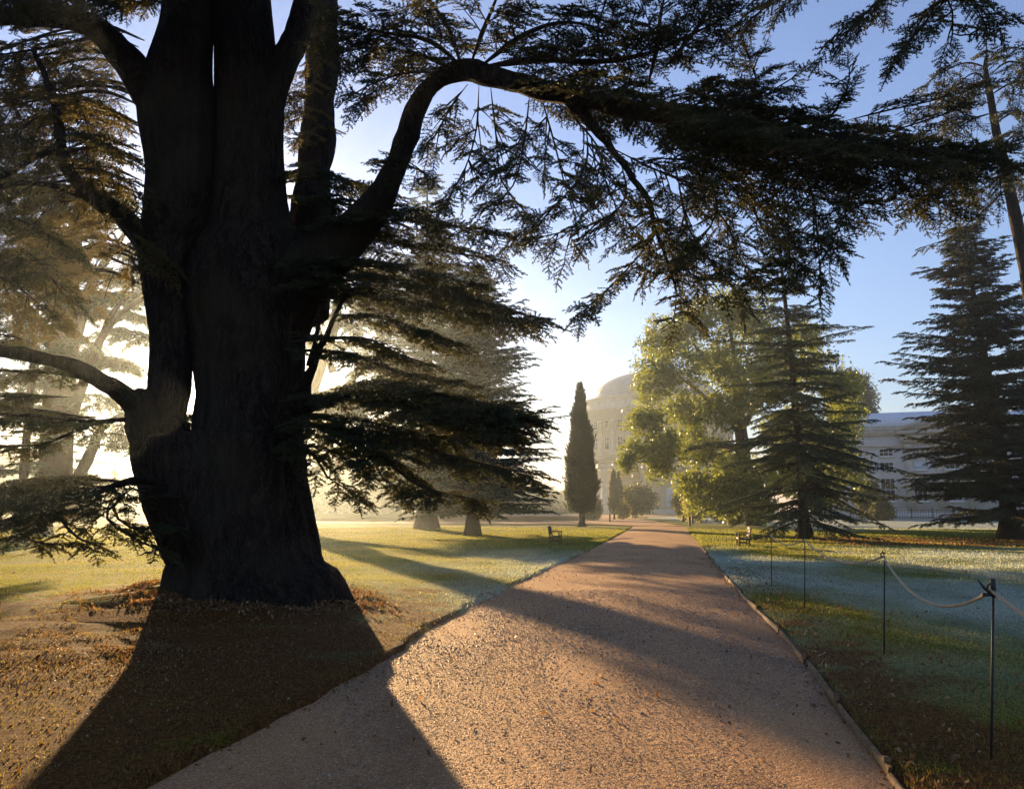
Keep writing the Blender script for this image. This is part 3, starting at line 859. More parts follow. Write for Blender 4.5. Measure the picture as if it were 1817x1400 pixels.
# hanging curtains below the limb
hang_ = [
 [(850, 150, 12.5), (845, 230, 12.4), (825, 300, 12.3), (790, 360, 12.2)], [(870, 150, 12.4), (880, 240, 12.2), (890, 320, 12.1), (930, 375, 12)],
 [(830, 150, 12.5), (800, 190, 12.3), (780, 230, 12.2), (765, 250, 12.1)], [(940, 165, 12), (930, 250, 11.9), (910, 330, 11.8), (860, 372, 11.7)],
 [(960, 170, 12), (985, 260, 11.9), (1000, 320, 11.8), (1015, 370, 11.8)], [(1040, 215, 11.7), (1040, 290, 11.6), (1000, 350, 11.5), (925, 412, 11.4)],
 [(1100, 280, 11.6), (1110, 350, 11.5), (1060, 395, 11.4), (965, 420, 11.3)], [(1120, 300, 11.5), (1160, 400, 11.3), (1120, 470, 11.2), (1060, 530, 11.1), (1042, 545, 11.1)],
 [(1150, 350, 11.5), (1190, 440, 11.4), (1200, 520, 11.3), (1195, 568, 11.2)], [(1130, 290, 11.5), (1230, 330, 11.2), (1290, 400, 11), (1320, 470, 10.9), (1385, 500, 10.8)],
 [(1150, 280, 11.5), (1250, 290, 11.3), (1330, 330, 11.1), (1400, 400, 11), (1470, 430, 10.9)], [(1200, 300, 11.4), (1220, 400, 11.2), (1260, 460, 11.1), (1310, 520, 11)],
 [(1170, 400, 11.4), (1230, 480, 11.3), (1290, 500, 11.2), (1350, 480, 11.1)], [(1300, 260, 11.2), (1380, 310, 11), (1450, 350, 10.9), (1545, 372, 10.8)],
 [(1400, 270, 11.1), (1440, 340, 11), (1450, 420, 10.9), (1455, 480, 10.9)], [(1420, 260, 11.1), (1500, 310, 11), (1500, 380, 10.9), (1475, 430, 10.9)],
 [(1550, 280, 11), (1590, 310, 11), (1620, 350, 10.9)], [(1330, 300, 11.1), (1340, 380, 11), (1395, 440, 10.9), (1420, 470, 10.9)],
 [(1080, 260, 11.7), (1160, 300, 11.9), (1240, 330, 12), (1330, 340, 12.1)], [(990, 180, 11.9), (1060, 260, 12.1), (1080, 340, 12.2), (1130, 420, 12.2)],
 [(1260, 300, 11.2), (1270, 380, 11.1), (1230, 440, 11), (1190, 470, 11)], [(780, 330, 12.6), (740, 300, 12.8), (700, 300, 12.9)]]
for i, h_ in enumerate(hang_):
    B(h_, .016, .62, 100 + i, size=.42, gap=.22, hang=.12, droop=.12, fill=.75)
# thick dark mat where the boughs overlap right of the elbow
for i, (x0, y0, x1, y1) in enumerate([(1130, 190, 1330, 250), (1190, 240, 1420, 290), (1240, 200, 1480, 240), (1150, 250, 1300, 330), (930, 140, 1130, 170), (1200, 180, 1340, 170)]):
    d0 = 11.2 + .25 * (i % 5)
    B([(x0, y0, d0), ((x0 + x1) / 2, (y0 + y1) / 2 - 5, d0 - .2), (x1, y1, d0 - .3)], .011, .6, 150 + i, gap=.18, fill=.85)
# twigs coming in at the top right from a limb above the frame
B([(1480, -60, 10), (1400, -10, 9.8), (1350, 20, 9.7), (1318, 48, 9.7)], .012, .28, 170, gap=.22, size=.4)
B([(1640, -80, 9.5), (1660, -20, 9.4), (1650, 30, 9.3), (1610, 78, 9.3)], .012, .38, 171, gap=.2, size=.4)
B([(1640, -60, 9.5), (1590, -20, 9.4), (1540, 20, 9.4), (1500, 50, 9.4)], .012, .32, 172, gap=.2, size=.4)
B([(1650, -70, 9.5), (1700, -20, 9.3), (1740, 15, 9.2), (1755, 35, 9.2)], .012, .38, 173, gap=.2, size=.4)
B([(1655, -50, 9.4), (1690, 20, 9.2), (1690, 60, 9.2), (1720, 62, 9.2)], .012, .28, 174, gap=.2, size=.4)
B([(1800, -260, 8), (1600, -250, 9), (1400, -220, 10.5), (1100, -180, 12)], .08, 1.3, 175, gap=.2)
limb([(520, -60, 15, 60), (800, -190, 13, 46), (1100, -200, 12, 40), (1400, -190, 10.8, 30), (1640, -90, 9.6, 16), (1760, -60, 9.2, 9)], sides=12, seed=15)
# unseen canopy added above the frame to shade the trunk and hide the upper sky
for i in range(16):
    x0 = -300 + i * 120
    B([(x0, -160 - 40 * (i % 3), 14.5), (x0 + 60, -190, 12.5), (x0 + 110, -200, 10.5)], .05, 1.5, 180 + i, gap=.3, size=.6)

# dark layered boughs right of the trunk
low = [
 ([(540, 330, 15.6), (580, 312, 15), (630, 325, 14.6), (680, 340, 14.4)], .8), ([(560, 430, 14.8), (640, 396, 14.2), (740, 392, 13.8), (830, 405, 13.5), (884, 412, 13.4)], 1.0),
 ([(545, 350, 15.2), (600, 360, 14.8), (660, 370, 14.6), (730, 372, 14.4)], .9), ([(570, 450, 14.7), (650, 425, 15), (740, 440, 15.2), (820, 450, 15.3), (886, 468, 15.4)], 1.0),
 ([(548, 480, 14.8), (620, 470, 14.2), (720, 480, 13.8), (800, 495, 13.5), (840, 505, 13.4)], 1.0), ([(545, 520, 14.8), (640, 495, 14.1), (740, 505, 13.5), (850, 535, 13.1), (955, 566, 12.8)], 1.2),
 ([(545, 540, 14.8), (640, 525, 14.6), (740, 540, 14.3), (860, 560, 14), (940, 570, 13.8)], 1.2), ([(590, 570, 14.1), (660, 560, 13.8), (740, 585, 13.5), (800, 605, 13.3)], .9),
 ([(560, 610, 14.2), (640, 600, 13.9), (700, 625, 13.7), (755, 645, 13.6)], .7), ([(560, 625, 14.2), (620, 628, 13.9), (690, 655, 13.5), (760, 668, 13.2), (810, 677, 13)], .7),
 ([(540, 715, 14.5), (620, 702, 14.1), (700, 690, 13.7), (800, 715, 13.2), (935, 745, 12.7)], 1.1), ([(600, 690, 14), (700, 680, 13.5), (780, 700, 13.1), (860, 715, 12.8), (925, 735, 12.6)], 1.1),
 ([(640, 700, 13.8), (720, 720, 13.3), (810, 740, 12.9), (900, 760, 12.6)], 1.0), ([(540, 752, 14.5), (600, 760, 14.1), (680, 770, 13.6), (770, 800, 13.1), (860, 825, 12.7), (930, 838, 12.5)], 1.0),
 ([(545, 735, 14.5), (620, 742, 14.2), (700, 760, 13.8), (790, 775, 13.4), (900, 772, 13.1)], 1.0), ([(640, 775, 13.8), (690, 820, 13.4), (740, 860, 13.1), (800, 878, 12.9), (845, 886, 12.8)], .7),
 ([(620, 770, 13.9), (660, 810, 13.7), (680, 850, 13.6), (720, 868, 13.5)], .7), ([(545, 775, 14.4), (558, 810, 14.2), (580, 845, 14.1), (622, 872, 14)], .4),
 ([(560, 790, 14.3), (590, 800, 14.1), (615, 818, 14)], .35), ([(560, 745, 14.4), (610, 775, 14), (660, 800, 13.7), (700, 806, 13.5)], .6),
 ([(700, 690, 13.6), (780, 730, 13.4), (850, 735, 13.2), (900, 720, 13)], .9), ([(680, 740, 13.6), (760, 745, 13.2), (850, 765, 12.9), (920, 745, 12.7)], 1.0)]
for i, (h_, L) in enumerate(low):
    if h_[0][0] < 562: h_ = [(h_[0][0] - 45, h_[0][1] - 4, h_[0][2] + .1)] + h_[1:]
    B(h_, .035, L * .72, 200 + i, gap=.19 if L > .8 else .22, size=.5, droop=.15)
B([(318, 748, 16.5), (340, 742, 16.3), (362, 736, 16.2)], .03, .3, 228, gap=.2)
B([(320, 765, 16.8), (340, 755, 16.6), (360, 752, 16.5)], .02, .35, 229, gap=.2)
# sprays against the third stem
B([(545, 260, 16), (520, 230, 15.8), (505, 190, 15.6)], .02, .5, 230, gap=.25)
B([(560, 300, 16.2), (530, 300, 15.9), (505, 310, 15.7)], .02, .5, 231, gap=.25)
for i, (x0, y0) in enumerate([(570, 60), (578, 105), (560, 150), (555, 195), (590, 20), (565, 230)]):
    B([(x0 + 10, y0 - 10, 16.2), (x0, y0, 15.8), (x0 - 25, y0 + 15, 15.5)], .015, .4, 232 + i, gap=.3, sps=spg, size=.4)
# the low left boughs
left = [
 ([(262, 855, 13.8), (180, 866, 13.2), (100, 876, 12.8), (0, 890, 12.3), (-80, 905, 12)], 1.3, .10), ([(250, 858, 13.8), (170, 850, 13.6), (90, 850, 13.4), (0, 868, 13.2)], 1.0, .15),
 ([(200, 870, 13), (150, 900, 12.6), (90, 915, 12.3), (-20, 925, 12)], .9, .16), ([(240, 862, 13.6), (200, 900, 13.3), (230, 935, 13.2), (280, 935, 13.2)], .6, .2),
 ([(200, 880, 13.2), (190, 920, 13), (230, 950, 13), (278, 975, 13)], .35, .28), ([(220, 865, 13.6), (235, 885, 13.6), (262, 882, 13.6)], .4, .22),
 ([(100, 890, 12.5), (110, 925, 12.4), (140, 955, 12.3), (165, 965, 12.3)], .4, .3), ([(40, 895, 12.2), (20, 930, 12.1), (60, 960, 12), (100, 965, 12)], .4, .3),
 ([(225, 745, 14.1), (140, 752, 13.7), (60, 745, 13.4), (-50, 740, 13)], .6, .16), ([(120, 705, 13.8), (60, 702, 13.5), (0, 703, 13.2), (-60, 705, 13)], .7, .16),
 ([(170, 745, 14), (120, 735, 13.9), (50, 725, 13.8), (0, 720, 13.6)], .6, .2), ([(160, 755, 13.8), (110, 775, 13.6), (70, 790, 13.5), (20, 790, 13.4)], .5, .22),
 ([(200, 690, 13.8), (120, 665, 13.6), (40, 660, 13.4), (-40, 655, 13.2)], .5, .3), ([(60, 610, 13.2), (20, 596, 13), (-40, 590, 12.8)], .5, .25)]
for i, (h_, L, gp) in enumerate(left):
    B(h_, .03, L * .85, 260 + i, gap=gp, size=.42, droop=.12, hang=.0)
# the back-lit canopy at the upper left: boughs on the sunny side of the stems
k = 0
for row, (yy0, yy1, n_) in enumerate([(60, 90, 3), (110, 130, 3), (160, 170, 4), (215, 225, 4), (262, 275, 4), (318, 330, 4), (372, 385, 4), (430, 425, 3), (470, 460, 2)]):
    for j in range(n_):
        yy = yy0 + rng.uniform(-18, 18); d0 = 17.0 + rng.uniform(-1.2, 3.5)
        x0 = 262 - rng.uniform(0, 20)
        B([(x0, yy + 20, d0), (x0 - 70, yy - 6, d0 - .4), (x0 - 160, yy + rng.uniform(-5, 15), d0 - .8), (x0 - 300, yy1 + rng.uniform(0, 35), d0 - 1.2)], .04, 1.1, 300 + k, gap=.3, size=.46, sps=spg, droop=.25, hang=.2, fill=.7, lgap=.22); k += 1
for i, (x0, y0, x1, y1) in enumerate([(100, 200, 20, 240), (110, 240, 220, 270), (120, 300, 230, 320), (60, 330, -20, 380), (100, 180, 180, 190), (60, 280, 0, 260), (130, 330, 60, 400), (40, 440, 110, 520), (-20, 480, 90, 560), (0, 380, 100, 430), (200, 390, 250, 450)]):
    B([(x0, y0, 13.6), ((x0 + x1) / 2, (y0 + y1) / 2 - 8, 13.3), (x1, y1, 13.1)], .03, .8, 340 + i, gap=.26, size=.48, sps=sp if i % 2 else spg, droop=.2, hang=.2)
for i in range(7):
    x0 = 30 + i * 45
    B([(x0 + 40, 8, 14), (x0, -8 + 6 * (i % 2), 13.5), (x0 - 60, 5, 13)], .03, .7, 360 + i, gap=.3, size=.48)
cr = MB(); sp.emit(cr); cr.build('crown', M['needle'], gc)
cr = MB(); spg.emit(cr); tag(cr.build('crown', M['needle_lit'], gc), 'golden back-lit foliage on the left side')
wd.build('twigs', M['twig'], gc)
print('giant cedar sprays', len(sp.p), len(spg.p))

# ------------------------------------------------------------------ conifers farther off
def conifer(name, label, base, H, rad, r0, tmpl, needle, bark, seed=0, nb=9, dz=.45, z0=1.0, up0=-.15, up1=.6, lean=(0, 0), size=1.0, arch=.25, sgap=.45, top_pts=None, skip=0.0, group=None, irregular=.3, side=.8, flare=1.7, cut=None):
    """rad(k): crown radius at height fraction k; branches leave at slope up0 (low) .. up1 (top)"""
    rg = np.random.default_rng(seed)
    root = empty(name, (base[0], base[1], 0), label, 'tree', group)
    tr = MB()
    k = np.linspace(0, 1, 24)
    pts = np.stack([base[0] + lean[0] * k ** 1.3, base[1] + lean[1] * k, k * H - .15], -1)
    pts[:, 0] += .05 * np.sin(k * 9 + seed) * H * .02
    rr = r0 * .8 * (1 - k) ** 1.05 + .03; rr[0] = r0 * flare; rr[1] = r0 * (1 + (flare - 1) * .15)
    tr.tube(pts, rr, 14, rough=.04, flute=.02, seed=seed)
    sp_ = Sprays(tmpl, seed)
    z = z0
    while z < H * .99:
        kk = z / H
        n = max(3, int(nb * (1 - .5 * kk)))
        a0 = rg.uniform(0, 6.28)
        for j in range(n):
            if rg.random() < skip * (1 + 1.6 * kk): continue
            a_ = a0 + j * 6.283 / n + rg.uniform(-.35, .35)
            d = np.array([math.cos(a_), math.sin(a_), 0])
            if cut is not None and not cut(d, kk): continue
            L = rad(kk) * rg.uniform(1 - irregular, 1 + irregular * .45) * (1 + .16 * math.sin(2 * a_ + seed + z * 1.1) + .1 * math.sin(z * 2.3 + a_))
            sl = up0 + (up1 - up0) * kk + rg.uniform(-.2 if kk > .18 else -.04, .2)
            zz = min(max(z + rg.uniform(-dz, dz) * .9, z0 * .7), H * .985)
            c = np.array([np.interp(zz, pts[:, 2], pts[:, 0]), np.interp(zz, pts[:, 2], pts[:, 1]), zz])
            m_ = max(4, int(L / .5))
            t = np.linspace(0, 1, m_)
            ar_ = arch * rg.uniform(.4, 1.9)
            bp = c + np.outer(t * L, d) + np.outer(sl * L * t - ar_ * L * t * t + ar_ * .4 * L * t ** 4, Z)
            bp[:, 2] = np.maximum(bp[:, 2], .25)
            tr.tube(bp, np.linspace(max(.025, L * .014), .008, m_), 5, cap=False)
            s = .12 * L
            sd_ = 1
            while s < L * 1.0:
                f = s / L
                i = min(int(f * (m_ - 1)), m_ - 2); w = f * (m_ - 1) - i
                p = bp[i] * (1 - w) + bp[i + 1] * w
                T = unit(bp[i + 1] - bp[i]); S = unit(np.cross(T, Z))
                sc = size * side * (1.1 - .6 * f) * min(1, .35 + 2.2 * f) * rg.uniform(.7, 1.2)
                sp_.add(p, unit(T * rg.uniform(.4, .9) + S * sd_ * rg.uniform(.7, 1.1) + Z * rg.uniform(-.15, .12)), unit(Z + rg.normal(size=3) * .2), sc)
                sd_ = -sd_; s += sgap * rg.uniform(.35, .65) * (.6 + .4 * size)
            sp_.add(bp[-1] - T * .2, T, Z, size * .6 * rg.uniform(.8, 1.1))
        z += dz * rg.uniform(.7, 1.3) * (1 - .35 * kk)
    sp_.add(pts[-1] - Z * .3, Z, np.array([1., 0, 0]), size * .6)
    tr.build('trunk', bark, root, smooth=True)
    cr = MB(); sp_.emit(cr); cr.build('crown', needle, root)
    print(name, len(sp_.p))
    return root

def topz(px, py, Yd): return P(px, py, Yd)[2]
b = G(838, 952)
conifer('blue_cedar', 'dense dark blue-green cedar with a short trunk on the lawn behind the left bench', b, topz(860, 470, b[1]) , lambda k: 5.6 * (1 - k) ** .62 * min(1, .8 + 2 * k), .42, T_FAR, M['needle_blue'], M['bark_far'], 21, nb=14, dz=.40, z0=1.6, up0=-.10, up1=.5, size=1.05, arch=.12, sgap=.32, flare=1.3)
b2 = G(757, 941)
conifer('tall_cedar', 'tall hazy cedar with a visible straight trunk behind the dark blue-green cedar', b2, topz(750, 315, b2[1]), lambda k: 6.3 * (1 - k) ** .7 * min(1, .7 + 1.5 * k), .75, T_FAR, M['needle_far'], M['bark_far'], 22, nb=12, dz=.62, z0=3.2, up0=-.05, up1=.5, size=1.5, arch=.1, sgap=.5, lean=(-.3, 0), flare=1.4, skip=.2)
b3 = G(1430, 959)
conifer('deodar', 'slender deodar with long arching branches in front of the evergreen oak', b3, topz(1402, 350, b3[1]), lambda k: (4.5 * (1 - k) ** .8 + .25) * min(1, .85 + k), .30, T_FARHANG, M['needle_far'], M['bark_far'], 23, nb=12, dz=.46, z0=1.3, up0=-.28, up1=.5, size=.85, arch=.20, sgap=.28, lean=(-.75, 0), skip=.20, irregular=.5, flare=1.5)
b4 = G(1795, 957)
conifer('cedar_tree', 'big dark cedar with flat layered boughs at the right edge of the photo', b4, topz(1752, 400, b4[1]), lambda k: 5.9 * (1 - k) ** .66 * min(1, .78 + 1.2 * k) , .50, T_FAR, M['needle_right'], M['bark_far'], 24, nb=13, dz=.48, z0=1.3, up0=.10, up1=.5, size=1.1, arch=.26, sgap=.34, lean=(-1.3, 0), irregular=.35, flare=1.6)

# the tall leaning cedar whose crown enters at the top right corner
Yt = 27.0
lt = empty('tall_leaning_cedar', (P(1860, 980, Yt)[0], Yt, 0), 'tall thin leaning cedar with drooping tufted boughs in the top right corner', 'tree')
tr = MB()
s = spline(np.array([[*P(x, y, Yt), w] for x, y, w in [(1905, 992, .34), (1893, 900, .27), (1870, 760, .25), (1845, 620, .23), (1820, 480, .21), (1803, 390, .19), (1788, 320, .17), (1768, 235, .14), (1757, 170, .11), (1748, 120, .08), (1752, 98, .05)]]), .3)
tr.tube(s[:, :3], s[:, 3], 14, rough=.05, flute=.02)
spt = Sprays(T_MID, 9)
for i, h_ in enumerate([[(1750, 120), (1715, 112), (1680, 125), (1650, 150)], [(1752, 108), (1775, 92), (1800, 85), (1840, 95)], [(1750, 140), (1710, 165), (1685, 190), (1672, 215)], [(1757, 170), (1790, 150), (1830, 145)],
                        [(1762, 200), (1720, 215), (1690, 240), (1672, 265)], [(1765, 220), (1800, 200), (1850, 205)], [(1770, 240), (1730, 270), (1710, 300), (1690, 320)], [(1775, 260), (1810, 235), (1860, 235)],
                        [(1785, 310), (1755, 320), (1720, 345)], [(1780, 290), (1810, 300), (1840, 330)], [(1755, 150), (1730, 130), (1700, 150), (1690, 170)], [(1760, 130), (1790, 110), (1835, 120)], [(1775, 250), (1795, 290), (1830, 300)]]):
    pts = np.array([P(x, y, Yt + (-1) ** i * (j + .5) * .6) for j, (x, y) in enumerate(h_)])
    bough(tr, spt, pts, .05, 1.1, .8, .4, .35, .2, 400 + i, hang=.45, lgap=.3)
for i, h_ in enumerate([[(1790, 330), (1750, 370), (1720, 395), (1690, 420), (1640, 438)], [(1795, 345), (1770, 350), (1745, 385)], [(1805, 400), (1830, 360), (1850, 340)]]):
    pts = np.array([P(x, y, Yt - j * .3) for j, (x, y) in enumerate(h_)])
    bough(tr, spt, pts, .04, .6, .4, .5, .2, .4, 420 + i, lgap=.5, fill=.5)
tr.build('trunk', M['bark_far'], lt, smooth=True)
cr = MB(); spt.emit(cr); cr.build('crown', M['needle_right'], lt)

# hazy trees on the far left
b5 = np.array([P(118, 900, 40)[0], 40.0])
hz = empty('many_stemmed_cedar', (b5[0], b5[1], 0), 'pale hazy many-stemmed cedar seen through the boughs at the far left', 'tree')
tr = MB()
def stem(px, Yd=40.0, sides=14, seed=0, mb=None):
    a_ = np.array([[*P(x, y, Yd + dd), w / 2 / FPX * Yd] for x, y, w, dd in px])
    s = spline(a_, .5); (mb or tr).tube(s[:, :3], s[:, 3], sides, rough=.04, seed=seed)
stem([(100, 925, 84, 0), (98, 880, 62, 0), (100, 780, 54, 0), (106, 680, 48, 0), (116, 600, 44, 0), (122, 540, 38, 0), (126, 470, 30, 0), (135, 400, 24, 0), (150, 330, 16, 0)], seed=1)
stem([(100, 700, 30, 0), (128, 620, 24, .5), (150, 540, 20, 1), (170, 490, 16, 1.4), (205, 440, 11, 2), (230, 400, 8, 2)], seed=2)
stem([(112, 560, 18, 0), (106, 500, 14, .5), (98, 440, 11, 1), (88, 380, 8, 1)], seed=3)
stem([(95, 560, 18, 0), (92, 500, 14, -.5), (84, 450, 11, -1), (76, 400, 8, -1)], seed=4)
stem([(105, 800, 26, 0), (130, 730, 20, -1), (155, 660, 15, -2), (180, 600, 12, -3), (215, 555, 9, -3.5), (255, 530, 6, -4)], seed=5)
stem([(150, 680, 13, -1.5), (175, 620, 10, -2.5), (190, 570, 8, -3), (220, 530, 6, -3.4)], seed=6)
stem([(135, 850, 20, 0), (155, 820, 18, 0), (170, 780, 17, .5), (185, 755, 14, 1), (220, 735, 10, 1.5), (262, 715, 7, 2)], seed=7)
stem([(108, 880, 30, 0), (140, 845, 22, 0), (160, 800, 16, 0)], seed=8)
stem([(100, 640, 16, 0), (60, 560, 12, 1), (30, 520, 9, 1), (0, 500, 6, 1)], seed=9)
sph = Sprays(T_FAR, 31)
rg = np.random.default_rng(77)
k = 0
for (x0, y0, x1, y1) in [(150, 480, 240, 500), (120, 430, 30, 450), (170, 500, 250, 470), (130, 400, 220, 390), (90, 420, 10, 400), (160, 560, 240, 560), (100, 520, 10, 560), (190, 590, 262, 600), (150, 640, 210, 645), (90, 600, 0, 620), (100, 470, 30, 500),
                          (200, 540, 262, 520), (150, 700, 190, 720), (90, 660, 10, 680), (130, 350, 200, 340), (110, 330, 30, 340), (210, 740, 262, 760), (185, 770, 250, 790), (100, 560, 40, 590), (140, 520, 210, 530), (60, 720, 0, 730), (160, 600, 120, 640), (180, 450, 260, 440), (60, 460, -20, 470)]:
    pts = np.array([P(x0, y0, 40 + rg.uniform(-2, 2)), P((x0 + x1) / 2, (y0 + y1) / 2 - 8, 40 + rg.uniform(-3, 3)), P(x1, y1, 40 + rg.uniform(-4, 4))])
    bough(tr, sph, pts, .06, 1.9, 1.0, .5, .15, .05, 500 + k, lgap=.45); k += 1
tr.build('trunk', M['bark_far'], hz, smooth=True)
cr = MB(); sph.emit(cr); cr.build('crown', M['needle_far'], hz)
bb = np.array([P(38, 900, 36)[0], 36.0])
conifer('fir_tree', 'dark narrow conifer with a bare lower trunk at the left edge of the photo', bb, topz(30, 420, 36), lambda k: 2.6 * (1 - k) ** .5, .28, T_FAR, M['needle_far'], M['bark_far'], 33, nb=8, dz=.6, z0=2.2, up0=-.1, up1=.3, size=.8, arch=.15, sgap=.6, skip=.25, flare=2.2)
bb = np.array([P(85, 900, 44)[0], 44.0])
conifer('spruce_tree', 'hazy drooping conifer just right of the dark conifer at the left edge', bb, topz(80, 560, 44), lambda k: 3.4 * (1 - k) ** .6, .3, T_FARHANG, M['needle_far'], M['bark_far'], 34, nb=8, dz=.7, z0=1.8, up0=-.2, up1=.3, size=1.0, arch=.15, sgap=.5)
bb = np.array([P(200, 900, 95)[0], 95.0])
conifer('spruce_tree', 'tiny pale spruce standing alone in the bright gap left of the giant trunk', bb, topz(199, 798, 95), lambda k: 2.3 * (1 - k) ** .6, .2, T_FAR, M['needle_far'], M['bark_far'], 35, nb=7, dz=.9, z0=.8, up0=0, up1=.4, size=1.0, arch=.05, sgap=.6)

# the pale cedar behind the dark boughs right of the giant trunk
b6 = np.array([P(590, 915, 62)[0], 62.0])
pc = empty('pale_cedar', (b6[0], b6[1], 0), 'pale hazy cedar with a long bare limb right behind the giant trunk', 'tree')
tr = MB()
stem([(500, 945, 70, 0), (508, 900, 50, 0), (518, 820, 42, 0), (540, 720, 34, 0), (570, 640, 26, 0), (596, 560, 18, 0), (600, 470, 10, 0)], 62, mb=tr, seed=1)
stem([(516, 850, 14, 0), (560, 835, 13, 0), (600, 822, 12, 0), (640, 828, 11, 0), (675, 850, 9, 0), (705, 852, 7, 0)], 62, mb=tr, seed=2)
stem([(535, 750, 16, 0), (575, 725, 13, 0), (610, 690, 12, 0), (650, 655, 9, 0), (720, 640, 6, 0)], 62, mb=tr, seed=3)
stem([(590, 660, 14, 0), (570, 600, 11, 0), (555, 540, 8, 0)], 62, mb=tr, seed=4)
spc = Sprays(T_FAR, 36)
for (x0, y0, x1, y1) in [(600, 470, 680, 480), (600, 500, 520, 510), (590, 540, 690, 545), (600, 580, 720, 590), (580, 600, 500, 610), (610, 640, 740, 640), (600, 690, 700, 700), (640, 655, 760, 670), (570, 708, 640, 716), (600, 610, 680, 620), (590, 560, 520, 570), (620, 530, 720, 520), (536, 733, 620, 736), (535, 724, 630, 728), (534, 712, 620, 718), (536, 700, 610, 708)]:
    pts = np.array([P(x0, y0, 62 + rg.uniform(-2, 2)), P((x0 + x1) / 2, (y0 + y1) / 2 - 8, 62 + rg.uniform(-4, 4)), P(x1, y1, 62 + rg.uniform(-5, 5))])
    bough(tr, spc, pts, .08, 2.6, 1.4, .55, .15, .05, 540 + k, lgap=.6); k += 1
tr.build('trunk', M['bark_far'], pc, smooth=True)
cr = MB(); spc.emit(cr); cr.build('crown', M['needle_far'], pc)

# ------------------------------------------------------------------ leafy crowns made of lobes
def leafy(name, label, cat, base, blobs, stems, leaf, bark, n_per=1.0, size=1.0, seed=0, group=None, smin=.7, hollow=.45, tmpl=None):
    """blobs: (centre xyz, rx, ry, rz, count); stems: lists of (xyz, radius)"""
    rg = np.random.default_rng(seed)
    root = empty(name, (base[0], base[1], 0), label, cat, group)
    tr = MB()
    for i, s_ in enumerate(stems):
        s = spline(np.array(s_), .3); tr.tube(s[:, :3], s[:, 3], 10, rough=.06, flute=.02, seed=seed + i)
    sp_ = Sprays(tmpl or T_LEAF, seed)
    for (c, rx, ry, rz, n) in blobs:
        n = int(n * n_per)
        d = rg.normal(size=(n, 3)); d /= np.linalg.norm(d, axis=1)[:, None]
        a_, b_, c_ = rg.uniform(0, 6.28, 3)
        wob = 1 + .16 * np.sin(4 * d[:, 0] + a_) + .14 * np.sin(5 * d[:, 2] + b_) + .1 * np.sin(9 * d[:, 1] + c_)
        lump = rg.random(n) < (.55 + .45 * np.sin(7 * d[:, 0] + a_) * np.sin(8 * d[:, 2] + b_ + 3 * d[:, 1]))
        r = (hollow + (1 - hollow) * rg.random(n) ** .6) * wob
        p = np.asarray(c) + d * np.array([rx, ry, rz]) * r[:, None]
        for j in range(n):
            if not lump[j] or p[j, 2] < .15: continue
            sp_.add(p[j], rg.normal(size=3), unit(d[j] + rg.normal(size=3) * .5 + Z * .4), size * rg.uniform(smin, 1.2))
    if stems: tr.build('trunk', bark, root, smooth=True)
    cr = MB(); sp_.emit(cr); cr.build('crown', leaf, root)
    print(name, len(sp_.p))
    return root

Yo = G(1325, 934)[1]
mpp = Yo / FPX
ob = []
for i, (cx, cy_, r, dy_) in enumerate([(1175, 605, 45, 2), (1260, 562, 46, 0), (1335, 575, 50, 1), (1205, 655, 48, -2), (1275, 640, 50, 2), (1160, 680, 42, 0), (1150, 745, 38, -1), (1225, 735, 46, 2), (1180, 790, 36, -2), (1128, 800, 26, 0), (1112, 822, 16, 0), (1170, 830, 24, 0), (1290, 720, 46, -2),
                                       (1245, 800, 42, 1), (1235, 860, 32, 0), (1262, 880, 34, -1), (1300, 840, 40, 1), (1290, 900, 22, 0), (1365, 640, 50, 0), (1430, 600, 36, 3), (1440, 660, 48, 1), (1495, 690, 36, 0), (1500, 740, 36, 2), (1470, 780, 50, 0), (1400, 760, 50, 2), (1380, 840, 46, 2), (1440, 860, 44, 0), (1500, 830, 36, 0), (1340, 690, 44, -2), (1330, 850, 38, -3), (1290, 870, 36, -3), (1350, 900, 26, -3), (1210, 590, 40, 3), (1300, 545, 34, 1), (1290, 660, 30, -4)]):
    c = P(cx, cy_, Yo + dy_ * 1.3)
    rr_ = r * mpp
    ob.append((c, rr_ * 1.05, rr_ * 1.2, rr_ * .95, 60 + int(rr_ ** 2 * 75)))
def st(pts, Yd): return [[*P(x, y, Yd + dd), w * .34 * Yd / FPX] for x, y, w, dd in pts]
ostems = [st([(1338, 948, 64, 0), (1336, 925, 48, 0), (1331, 880, 42, 0), (1322, 820, 36, 0), (1316, 780, 34, 0), (1312, 735, 26, 0), (1312, 680, 16, 0), (1300, 610, 9, 0), (1290, 560, 5, 0)], Yo),
          st([(1314, 770, 22, 0), (1290, 735, 15, -1), (1262, 715, 11, -1), (1235, 690, 8, -1), (1190, 660, 5, -1)], Yo), st([(1318, 800, 20, 0), (1280, 790, 13, -1), (1230, 795, 9, -1), (1180, 815, 6, -1), (1130, 820, 3, -1)], Yo),
          st([(1316, 760, 20, 0), (1345, 710, 14, 1), (1370, 650, 9, 1), (1400, 600, 5, 1)], Yo), st([(1320, 800, 20, 0), (1370, 760, 13, 0), (1430, 720, 9, 0), (1490, 700, 5, 0)], Yo), st([(1300, 700, 12, 0), (1260, 650, 8, -1), (1230, 610, 5, -1)], Yo),
          st([(1325, 840, 16, 0), (1380, 820, 10, 0), (1450, 820, 6, 0)], Yo)]
leafy('evergreen_oak', 'broad sunlit golden-green evergreen oak beside the path in front of the domed rotunda', 'tree', P(1330, 935, Yo), ob, ostems, M['oak_leaf'], M['bark_oak'], .92, .85, 41, hollow=.22)

